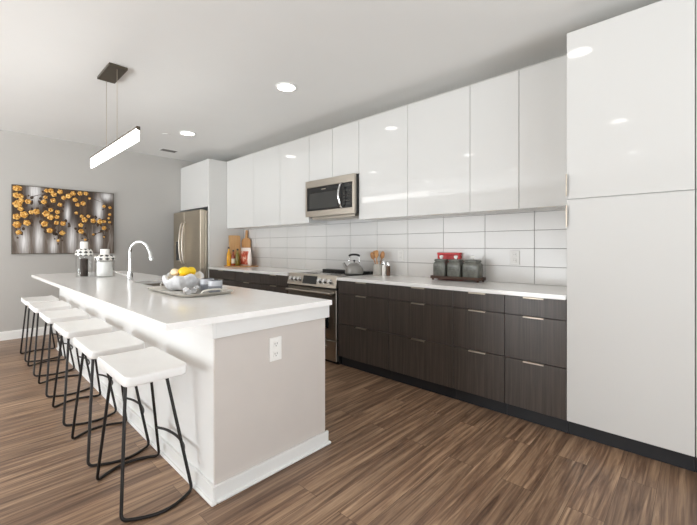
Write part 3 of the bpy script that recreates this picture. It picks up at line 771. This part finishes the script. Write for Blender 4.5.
def shaker(x, y, r, h, fill, fill_h, label, fname, fr=0.94):
    z = ISL_Z; t = thing('spice_bottle', label, 'bottle', (x, y, z), 'patterned bottles on the island')
    zs = z + h * 0.60; zn = z + h * 0.80
    b = BM(); lathe(b, x, y, [(0, z + 0.0005), (r * 0.97, z + 0.0005), (r, z + 0.004), (r, zs), (r * 0.96, zs + 0.001), (r * 0.955, zs), (r * 0.955, z + 0.008), (0, z + 0.008)], 28); obj('glass_body', b, 'clear', t, smooth=40)
    b = BM(); lathe(b, x, y, [(0, z + 0.0085), (r * fr, z + 0.0085), (r * fr, z + fill_h), (0, z + fill_h + 0.004)], 24); obj(fname, b, fill, t, smooth=40)
    b = BM(); lathe(b, x, y, [(r * 1.03, zs + 0.0015), (r * 1.06, zs + 0.02), (r * 1.02, zs + (zn - zs) * 0.6), (r * 0.8, zn - 0.005), (r * 0.55, zn)], 28)
    sh = obj('patterned_shoulder', b, 'harlequin', t, smooth=60)
    b = BM(); lathe(b, x, y, [(r * 0.55, zn - 0.003), (r * 0.46, zn + 0.004), (r * 0.46, z + h - 0.004), (r * 0.40, z + h), (0, z + h)], 24); obj('cap', b, 'ceramic', t, smooth=40)
shaker(0.96, 4.87, 0.078, 0.385, 'pepper', 0.20, 'tall patterned glass bottle with dark contents and white cap on the island', 'peppercorns', 0.45)
shaker(1.125, 4.75, 0.096, 0.305, 'salt', 0.165, 'shorter, wider patterned glass bottle with white contents on the island', 'salt', 0.78)

# tray with bowl, lemons, mugs
MAT['tray_metal'] = plain('champagne_metal', srgb(228, 224, 215), 0.3, 0.55, var=0.05)
MAT['grey_cloth'] = plain('grey_white_cloth', srgb(222, 222, 223), 0.9, var=0.14, scale=30, bump=0.25)
MAT['lemon'] = plain('lemon_peel', srgb(247, 208, 28), 0.45, var=0.06, scale=20, bump=0.3)
MAT['pale_lemon'] = plain('pale_peach_peel', srgb(244, 224, 190), 0.5, var=0.05, scale=20)
MAT['grey_mug'] = plain('blue_grey_stoneware', srgb(140, 144, 152), 0.35, var=0.08, scale=25)
MAT['mug_band'] = plain('pale_stoneware_glaze', srgb(196, 198, 203), 0.3, var=0.05, scale=25)
tcx, tcy = 1.17, 2.71
tr = thing('serving_tray', 'shiny low serving tray on the island holding the bowl and mugs', 'tray', (tcx, tcy, ISL_Z))
HX, HY = 0.19, 0.35
b = BM(); ang = 0.0
z = ISL_Z
loops(b, [[(tcx + x, tcy + y, z + 0.0008) for x, y in rrect(HX - 0.03, HY - 0.03, 0.04)], [(tcx + x, tcy + y, z + 0.002) for x, y in rrect(HX - 0.02, HY - 0.02, 0.05)],
          [(tcx + x, tcy + y, z + 0.022) for x, y in rrect(HX, HY, 0.06)], [(tcx + x, tcy + y, z + 0.022) for x, y in rrect(HX - 0.004, HY - 0.004, 0.057)],
          [(tcx + x, tcy + y, z + 0.006) for x, y in rrect(HX - 0.022, HY - 0.022, 0.048)], [(tcx + x, tcy + y, z + 0.005) for x, y in rrect(HX - 0.035, HY - 0.035, 0.04)]])
obj('pan', b, 'tray_metal', tr, smooth=40)
for s in (-1, 1):
    b = BM(); tube(b, catmull([(tcx - 0.07, tcy + s * (HY - 0.006), z + 0.018), (tcx - 0.06, tcy + s * (HY + 0.014), z + 0.04), (tcx, tcy + s * (HY + 0.022), z + 0.046), (tcx + 0.06, tcy + s * (HY + 0.014), z + 0.04), (tcx + 0.07, tcy + s * (HY - 0.006), z + 0.018)], 6), 0.0055, 8)
    obj('handle', b, 'tray_metal', tr, smooth=60)
ZTR = ISL_Z + 0.0055
bx, by = 1.205, 2.87
bw = thing('cloth_lined_bowl', 'round bowl wrapped in crumpled grey and white cloth on the serving tray', 'bowl', (bx, by, ZTR))
b = BM(); lathe(b, bx, by, [(0, ZTR), (0.06, ZTR), (0.065, ZTR + 0.006), (0.108, ZTR + 0.055), (0.113, ZTR + 0.085), (0.107, ZTR + 0.085), (0.100, ZTR + 0.055), (0.058, ZTR + 0.012), (0, ZTR + 0.010)], 32); obj('bowl_body', b, 'ceramic', bw, smooth=50)
b = BM(); N = 72; rings = []
for k_, (r0, zz) in enumerate(((0.112, 0.004), (0.124, 0.03), (0.131, 0.06), (0.134, 0.085), (0.133, 0.098), (0.126, 0.103), (0.118, 0.097), (0.112, 0.085), (0.106, 0.07))):
    rg_ = []
    for i in range(N):
        a = 2 * PI * i / N
        wv = 0.5 * math.sin(5 * a + 0.6) + 0.35 * math.sin(9 * a + 2 + k_ * 0.35) + 0.3 * math.sin(14 * a + k_ * 0.6)
        amp = (0.010 if k_ < 6 else 0.0) * min(1, (k_ + 1) / 3)
        zz2 = zz + (0.016 * math.sin(3 * a + 1) + 0.010 * math.sin(7 * a)) * (1 if 2 < k_ < 7 else 0.25)
        rg_.append((bx + (r0 + max(0, amp * wv + amp)) * math.cos(a), by + (r0 + max(0, amp * wv + amp)) * math.sin(a), ZTR + max(0.001, zz2)))
    rings.append(rg_)
loops(b, rings, caps=False); obj('cloth', b, 'grey_cloth', bw, smooth=70, label='crumpled grey and white cloth')
def lemon(x, y, z, a, mat, label, s=1.08):
    b = BM(); prof = [(0, -0.047), (0.006, -0.045), (0.010, -0.040), (0.022, -0.031), (0.031, -0.014), (0.033, 0), (0.031, 0.014), (0.022, 0.031), (0.010, 0.040), (0.006, 0.046), (0, 0.048)]
    lathe(b, 0, 0, [(r * s, q * s) for r, q in prof], 20)
    bmesh.ops.transform(b, matrix=Matrix.Translation((x, y, z)) @ Matrix.Rotation(a, 4, 'Z') @ Matrix.Rotation(PI / 2, 4, 'X'), verts=b.verts)
    obj('lemon' if mat == 'lemon' else 'peach', b, mat, label=label, cat='lemon' if mat == 'lemon' else 'fruit', group='fruit in the cloth-lined bowl', smooth=60, origin=(x, y, z))
zl = ZTR + 0.062
lemon(bx - 0.036, by - 0.026, zl + 0.012, 0.4, 'lemon', 'lower yellow lemon at the near side of the cloth-lined bowl')
lemon(bx + 0.036, by - 0.026, zl + 0.012, 1.5, 'lemon', 'lower yellow lemon at the right side of the cloth-lined bowl')
lemon(bx + 0.002, by + 0.042, zl + 0.012, 1.2, 'lemon', 'lower yellow lemon at the far side of the cloth-lined bowl')
lemon(bx + 0.055, by + 0.012, zl + 0.07, 2.2, 'lemon', 'upper yellow lemon at the right side of the heap in the cloth-lined bowl')
lemon(bx - 0.008, by - 0.02, zl + 0.074, 0.9, 'lemon', 'topmost yellow lemon heaped in the cloth-lined bowl', 1.05)
lemon(bx - 0.062, by + 0.03, zl + 0.068, 0.1, 'pale_lemon', 'pale peach-coloured fruit at the left rim of the cloth-lined bowl', 0.85)
def mug(x, y, a, label):
    t = thing('grey_mug', label, 'mug', (x, y, ZTR), 'blue-grey mugs on the tray'); r = 0.047
    b = BM(); lathe(b, x, y, [(0, ZTR), (r * 0.9, ZTR), (r, ZTR + 0.005), (r, ZTR + 0.085), (r - 0.005, ZTR + 0.085), (r - 0.005, ZTR + 0.010), (0, ZTR + 0.009)], 28); bd = obj('mug_body', b, 'grey_mug', t, smooth=40)
    b = BM(); lathe(b, x, y, [(r + 0.0002, ZTR + 0.048), (r + 0.0012, ZTR + 0.049), (r + 0.0012, ZTR + 0.083), (r + 0.0002, ZTR + 0.084)], 28); obj('glaze_band', b, 'mug_band', bd, smooth=40, label='paler glaze band')
    b = BM(); ca, sa = math.cos(a), math.sin(a)
    tube(b, catmull([(x + ca * (r - 0.002), y + sa * (r - 0.002), ZTR + 0.07), (x + ca * (r + 0.025), y + sa * (r + 0.025), ZTR + 0.066), (x + ca * (r + 0.03), y + sa * (r + 0.03), ZTR + 0.04), (x + ca * (r - 0.002), y + sa * (r - 0.002), ZTR + 0.02)], 6), 0.0055, 8); obj('handle', b, 'grey_mug', t, smooth=60)
mug(1.262, 2.49, 1.4, 'blue-grey mug on the tray, the nearer of two and farther from the bowl')
mug(1.285, 2.66, 1.1, 'blue-grey mug on the tray, between the bowl and the other mug')
def napkin(x, y, a, label):
    t = thing('rolled_napkin', label, 'napkin', (x, y, ZTR), 'rolled napkins on the tray'); r = 0.021
    Mx = Matrix.Translation((x, y, ZTR + r)) @ Matrix.Rotation(a, 4, 'Z')
    b = BM()
    loops(b, [[(xx, r * k_ * (1 + 0.05 * math.sin(5 * q * PI / 14)) * math.cos(q * PI / 14), r * k_ * (1 + 0.05 * math.sin(5 * q * PI / 14)) * math.sin(q * PI / 14)) for q in range(28)]
              for xx, k_ in ((-0.068, 0.35), (-0.075, 0.6), (-0.075, 0.9), (-0.04, 0.88), (-0.01, 0.78), (0.01, 0.78), (0.04, 0.88), (0.075, 0.92), (0.075, 0.6), (0.068, 0.35))])
    bmesh.ops.transform(b, matrix=Mx, verts=b.verts); obj('cloth_roll', b, 'grey_cloth', t, smooth=60)
    b = BM(); tube(b, [(0.0, 0.0165 * math.cos(q * PI / 12), 0.0165 * math.sin(q * PI / 12)) for q in range(24)], 0.004, 8, closed=True)
    bmesh.ops.transform(b, matrix=Mx, verts=b.verts); obj('napkin_ring', b, 'chrome', t, smooth=60)
napkin(1.085, 2.54, 1.3, 'rolled napkin at the near left of the tray')
napkin(1.17, 2.60, 1.0, 'rolled napkin lying between the bowl and the mugs')

# ------------------------------------------------------------------ things on the wall worktops
ZW = 0.9175
ZC = 0.9225
MAT['kettle'] = plain('grey_enamel', srgb(150, 148, 144), 0.3, 0.35, var=0.05)
kx, ky = 3.10, 2.836
kt = thing('kettle', 'grey stovetop kettle with black handle on the rear of the range', 'kettle', (kx, ky, ZC))
b = BM(); lathe(b, kx, ky, [(0, ZC + 0.0005), (0.092, ZC + 0.0005), (0.102, ZC + 0.006), (0.106, ZC + 0.03), (0.100, ZC + 0.06), (0.082, ZC + 0.09), (0.056, ZC + 0.112), (0.045, ZC + 0.117), (0, ZC + 0.118)], 32); obj('kettle_body', b, 'kettle', kt, smooth=50)
b = BM(); lathe(b, kx, ky, [(0.045, ZC + 0.1175), (0.043, ZC + 0.124), (0.02, ZC + 0.131), (0, ZC + 0.132)], 24); ld = obj('lid', b, 'kettle', kt, smooth=40)
b = BM(); lathe(b, kx, ky, [(0.005, ZC + 0.1315), (0.006, ZC + 0.142), (0.014, ZC + 0.150), (0.012, ZC + 0.160), (0, ZC + 0.163)], 16); obj('knob', b, 'black', ld, smooth=60)
# spout and handle lie in the plane along the wall
b = BM(); tube(b, catmull([(kx - 0.02, ky + 0.080, ZC + 0.055), (kx - 0.025, ky + 0.118, ZC + 0.088), (kx - 0.03, ky + 0.140, ZC + 0.122)], 6), [0.024, 0.0235, 0.023, 0.022, 0.021, 0.020, 0.019, 0.018, 0.0175, 0.017, 0.0165, 0.016, 0.0155], 14); obj('spout', b, 'kettle', kt, smooth=60)
for s in (-1, 1):
    b = BM(); tube(b, catmull([(kx, ky + s * 0.070, ZC + 0.100), (kx, ky + s * 0.082, ZC + 0.15), (kx, ky + s * 0.068, ZC + 0.212)], 6), 0.005, 8); obj('handle_bracket', b, 'chrome', kt, smooth=60)
b = BM(); tube(b, catmull([(kx, ky + 0.078, ZC + 0.208), (kx, ky + 0.045, ZC + 0.219), (kx, ky, ZC + 0.222), (kx, ky - 0.045, ZC + 0.219), (kx, ky - 0.078, ZC + 0.208)], 6), 0.012, 10); obj('handle_grip', b, 'black', kt, smooth=60)

MAT['crock'] = plain('grey_stoneware_crock', srgb(176, 172, 164), 0.5, var=0.06, scale=20)
MAT['spoon_wood'] = grain('warm_utensil_wood', srgb(176, 122, 70), srgb(214, 166, 110), 0.55, 2, 20)
MAT['dark_spoon'] = grain('dark_utensil_wood', srgb(150, 100, 58), srgb(188, 138, 88), 0.55, 2, 20)
cx, cy = 3.225, 2.592
ck = thing('utensil_crock', 'grey cylindrical crock holding wooden utensils on the worktop beside the range', 'crock', (cx, cy, ZW))
b = BM(); lathe(b, cx, cy, [(0, ZW + 0.0005), (0.053, ZW + 0.0005), (0.056, ZW + 0.004), (0.056, ZW + 0.124), (0.050, ZW + 0.124), (0.050, ZW + 0.010), (0, ZW + 0.009)], 28); obj('crock_body', b, 'crock', ck, smooth=40)
def utensil(dx, dy, ang_, tilt, head, mat, label, L=0.185):
    """stick leaning inside the crock with a flat shaped head"""
    b = BM()
    tube(b, [(0, 0, 0), (0, 0, L * 0.6), (0, 0, L)], [0.0055, 0.005, 0.006], 8)
    if head == 'spoon': ball(b, (0, 0, L + 0.036), 1, sq=(0.010, 0.031, 0.044))
    elif head == 'spatula': loops(b, [[(x * 0.10, y * 0.34, L - 0.004) for x, y in rrect(0.05, 0.03, 0.012)], [(x * 0.10, y * 0.9, L + 0.022) for x, y in rrect(0.05, 0.03, 0.012)], [(x * 0.08, y, L + 0.075) for x, y in rrect(0.05, 0.03, 0.012)], [(x * 0.05, y * 0.9, L + 0.082) for x, y in rrect(0.05, 0.03, 0.012)]])
    elif head == 'fork':
        loops(b, [[(x * 0.12, y * 0.4, L - 0.004) for x, y in rrect(0.05, 0.026, 0.01)], [(x * 0.12, y, L + 0.022) for x, y in rrect(0.05, 0.026, 0.01)], [(x * 0.1, y, L + 0.04) for x, y in rrect(0.05, 0.026, 0.01)]])
        for q in (-0.019, 0, 0.019): box(b, -0.004, 0.004, q - 0.0055, q + 0.0055, L + 0.038, L + 0.076, 0.002)
    M_ = Matrix.Translation((cx + dx, cy + dy, ZW + 0.0125)) @ Matrix.Rotation(ang_, 4, 'Z') @ Matrix.Rotation(tilt, 4, 'X')
    bmesh.ops.transform(b, matrix=M_, verts=b.verts)
    obj('wooden_utensil', b, mat, label=label, cat='kitchen utensil', group='wooden utensils in the crock', smooth=50, origin=(cx + dx, cy + dy, ZW + 0.0125))
utensil(0.0, -0.012, 0.0, -0.42, 'spoon', 'dark_spoon', 'dark wooden spoon leaning far left out of the grey crock')
utensil(0.018, -0.008, 0.0, -0.24, 'spatula', 'spoon_wood', 'broad wooden spatula leaning left in the grey crock')
utensil(-0.018, 0.0, 0.0, -0.02, 'fork', 'spoon_wood', 'slotted wooden fork standing upright in the grey crock')
utensil(0.012, 0.012, 0.0, 0.30, 'spoon', 'dark_spoon', 'brown wooden spoon leaning right in the grey crock')
MAT['mill_dark'] = grain('dark_mill_wood', srgb(70, 46, 28), srgb(112, 78, 50), 0.4, 2, 20)
def mill(x, y, h, r, mat, label):
    t = thing('spice_mill', label, 'mill', (x, y, ZW), 'slim mills beside the crock')
    b = BM(); lathe(b, x, y, [(0, ZW + 0.0005), (r, ZW + 0.0005), (r, ZW + h * 0.70), (0, ZW + h * 0.70)], 20); obj('mill_body', b, mat, t, smooth=40)
    b = BM(); lathe(b, x, y, [(0, ZW + h * 0.703), (r * 0.9, ZW + h * 0.703), (r * 0.95, ZW + h * 0.75), (r * 0.95, ZW + h * 0.93), (r * 0.6, ZW + h), (0, ZW + h)], 20); obj('mill_cap', b, 'chrome', t, smooth=40)
mill(3.215, 2.50, 0.165, 0.021, 'ceramic', 'slim white mill with steel cap beside the grey crock')
mill(3.235, 2.455, 0.150, 0.020, 'mill_dark', 'slim dark brown mill with steel cap beside the white mill')

# canister tray with three jars and a red tin
MAT['tray_wood'] = grain('dark_tray_wood', srgb(58, 38, 28), srgb(92, 64, 48), 0.5, 1, 25)
MAT['canister'] = plain('grey_green_stoneware', srgb(100, 101, 94), 0.28, var=0.3, scale=26)
MAT['red'] = plain('red_tin', srgb(196, 44, 46), 0.35, var=0.05)
y0, y1, tx0, tx1 = 1.385, 1.872, 3.13, 3.27
ty = thing('canister_tray', 'dark wooden footed tray carrying three canisters on the long worktop', 'tray', (3.2, 1.63, ZW))
b = BM(); box(b, tx0, tx1, y0, y1, ZW + 0.014, ZW + 0.024, 0.002); obj('tray_board', b, 'tray_wood', ty)
b = BM(); box(b, tx0, tx0 + 0.010, y0, y1, ZW + 0.0242, ZW + 0.040, 0.002); box(b, tx1 - 0.01, tx1, y0, y1, ZW + 0.0242, ZW + 0.040, 0.002); box(b, tx0 + 0.01, tx1 - 0.01, y0, y0 + 0.01, ZW + 0.0242, ZW + 0.040, 0.002); box(b, tx0 + 0.01, tx1 - 0.01, y1 - 0.01, y1, ZW + 0.0242, ZW + 0.040, 0.002); obj('tray_rim', b, 'tray_wood', ty)
for x in (tx0 + 0.015, tx1 - 0.015):
    for y in (y0 + 0.02, y1 - 0.02):
        b = BM(); lathe(b, x, y, [(0, ZW + 0.0003), (0.008, ZW + 0.0003), (0.011, ZW + 0.007), (0.009, ZW + 0.014), (0, ZW + 0.014)], 12); obj('foot', b, 'tray_wood', ty, smooth=50)
zc = ZW + 0.0245
def canister(y, hy, label):
    x = 3.2; hx = 0.056; t = thing('canister', label, 'canister', (x, y, zc), 'grey canisters on the wooden tray')
    b = BM(); R = lambda s, z, r=0.018: [(x + px_ * s, y + py_ * s, zc + z) for px_, py_ in rrect(hx, hy, r)]
    loops(b, [R(0.96, 0.0005), R(1, 0.006), R(1, 0.118), R(0.97, 0.134), R(0.80, 0.146), R(0.78, 0.152)]); bd = obj('canister_body', b, 'canister', t, smooth=40)
    b = BM()
    for zz in (0.05, 0.072, 0.094):
        tube(b, [(x - hx - 0.0003, y - hy * 0.6 + hy * 1.2 * q / 10, zc + zz + 0.006 * math.sin(PI * q / 10)) for q in range(11)], 0.0022, 6)
    obj('embossed_lines', b, 'canister', bd, smooth=60)
    b = BM(); loops(b, [R(0.86, 0.1525), R(0.88, 0.156), R(0.88, 0.166), R(0.78, 0.172), R(0.3, 0.175)]); ld = obj('lid', b, 'canister', t, smooth=40)
    b = BM(); lathe(b, x, y, [(0.010, zc + 0.1745), (0.011, zc + 0.182), (0.019, zc + 0.192), (0.017, zc + 0.206), (0, zc + 0.211)], 16); obj('knob', b, 'ceramic', ld, smooth=60, label='cream lid knob')
canister(1.793, 0.063, 'grey-green lidded canister at the range end of the wooden tray')
canister(1.643, 0.066, 'grey-green lidded canister in the middle of the wooden tray')
canister(1.480, 0.076, 'grey-green lidded canister at the tall cabinet end of the wooden tray')
rt = thing('red_tin', 'red flat tin standing behind the canisters against the tile backsplash', 'tin', (3.305, 1.735, ZW))
b = BM(); box(b, 3.284, 3.326, 1.645, 1.885, ZW + 0.0005, ZW + 0.235, 0.006, seg=2); obj('tin_body', b, 'red', rt)
b = BM(); box(b, 3.282, 3.3275, 1.643, 1.887, ZW + 0.2355, ZW + 0.258, 0.005, seg=2); obj('lid', b, 'red', rt)

# cutting boards, bottles and bag by the refrigerator panel
MAT['board'] = grain('pale_board_wood', srgb(204, 160, 108), srgb(226, 188, 138), 0.55, 2, 18)
MAT['board2'] = grain('acacia_board_wood', srgb(176, 128, 82), srgb(206, 160, 110), 0.55, 2, 18)
b = BM(); box(b, 2.96, 3.30, 5.08, 5.548, ZW + 0.0005, ZW + 0.016, 0.004, seg=2)
obj('serving_board', b, 'board2', label='flat wooden board on the worktop under the bottles and snack bag', cat='cutting board', origin=(3.13, 5.35, ZW))
ZS = ZW + 0.0165
def lean(b, piv, ang_, axis): bmesh.ops.transform(b, matrix=Matrix.Translation(piv) @ Matrix.Rotation(ang_, 4, axis) @ Matrix.Translation(-Vector(piv)), verts=b.verts)
b = BM(); loops(b, [[(3.145 + x, yy, ZS + 0.245 + zz) for x, zz in rrect(0.10, 0.243, 0.02)] for yy in (5.508, 5.524)])
lean(b, (3.155, 5.508, ZS), -0.07, 'X'); obj('cutting_board', b, 'board', label='tall rectangular cutting board leaning on the refrigerator panel', cat='cutting board', origin=(3.155, 5.51, ZS))
b = BM()
pb = [(-0.12, 0), (0.12, 0), (0.125, 0.02), (0.125, 0.40), (0.10, 0.43), (0.035, 0.445), (0.026, 0.47), (0.026, 0.56), (0.012, 0.575), (-0.012, 0.575), (-0.026, 0.56), (-0.026, 0.47), (-0.035, 0.445), (-0.10, 0.43), (-0.125, 0.40), (-0.125, 0.02)]
loops(b, [[(xx, 5.432 + y, ZS + 0.001 + zz) for y, zz in pb] for xx in (3.266, 3.282)])
lean(b, (3.274, 5.432, ZS), 0.05, 'Y'); obj('paddle_board', b, 'board2', label='paddle-shaped cutting board with upright handle leaning on the tile wall', cat='cutting board', origin=(3.274, 5.432, ZS))
MAT['oil'] = plain('golden_oil', srgb(236, 170, 24), 0.12, var=0.08, coat=0.5)
MAT['sauce'] = plain('red_brown_sauce', srgb(150, 62, 34), 0.15, var=0.1, coat=0.5)
MAT['olive'] = plain('olive_green_glass', srgb(120, 108, 30), 0.12, var=0.1, coat=0.5)
MAT['label'] = plain('cream_paper_label', srgb(236, 226, 204), 0.7)
MAT['darkcap'] = plain('dark_bottle_cap', srgb(52, 36, 30), 0.4)
def bottle(x, y, r, h, mat, label, paper=False, capm='darkcap'):
    t = thing('bottle', label, 'bottle', (x, y, ZS), 'bottles by the refrigerator panel')
    b = BM(); lathe(b, x, y, [(0, ZS + 0.0005), (r * 0.95, ZS + 0.0005), (r, ZS + 0.006), (r, ZS + h * 0.55), (r * 0.8, ZS + h * 0.66), (r * 0.38, ZS + h * 0.78), (r * 0.36, ZS + h * 0.9), (0, ZS + h * 0.9)], 22); bd = obj('bottle_body', b, mat, t, smooth=50)
    b = BM(); lathe(b, x, y, [(r * 0.36, ZS + h * 0.89), (r * 0.44, ZS + h * 0.9), (r * 0.44, ZS + h * 0.99), (0, ZS + h)], 16); obj('cap', b, capm, t, smooth=40)
    if paper:
        b = BM(); lathe(b, x, y, [(r + 0.0003, ZS + h * 0.14), (r + 0.001, ZS + h * 0.145), (r + 0.001, ZS + h * 0.44), (r + 0.0003, ZS + h * 0.445)], 22); obj('paper_label', b, 'label', bd, smooth=40)
bottle(2.985, 5.44, 0.034, 0.30, 'oil', 'golden oil bottle at the refrigerator end of the board')
bottle(3.032, 5.385, 0.030, 0.25, 'sauce', 'red-brown sauce bottle with cream label between the two oil bottles', True)
bottle(3.074, 5.325, 0.034, 0.27, 'olive', 'olive-green bottle beside the snack bag')
bg = thing('snack_bag', 'red and white snack bag standing on the flat wooden board', 'snack bag', (3.17, 5.24, ZS))
MAT['bag_white'] = plain('white_bag_film', srgb(238, 226, 218), 0.3, var=0.06, scale=14)
m = M('red_bag_print'); c = m.coord()
m.l(m.ramp(m.noise(c, 16, 3, 0.6), [(0.38, srgb(178, 58, 40)), (0.52, srgb(206, 96, 66)), (0.66, srgb(240, 214, 196))]), m.b.inputs['Base Color']); m.b.inputs['Roughness'].default_value = 0.3; MAT['bag_red'] = m.m
b = BM(); rings = []
for zz, th, wd in ((0.001, 0.030, 0.125), (0.02, 0.042, 0.13), (0.09, 0.050, 0.13), (0.17, 0.042, 0.128), (0.23, 0.022, 0.128), (0.262, 0.005, 0.13), (0.285, 0.0025, 0.13)):
    rings.append([(3.17 + th * math.cos(a), 5.24 + 1.12 * wd * (abs(math.sin(a)) ** 0.6) * (1 if math.sin(a) > 0 else -1), ZS + zz) for a in [2 * PI * i / 28 for i in range(28)]])
loops(b, rings)
for f in b.faces:
    cc = f.calc_center_median()
    if cc.x < 3.17 and ZS + 0.02 < cc.z < ZS + 0.22 and abs(cc.y - 5.25) < 0.11: f.material_index = 1
obj('bag_film', b, ['bag_white', 'bag_red'], bg, smooth=60)
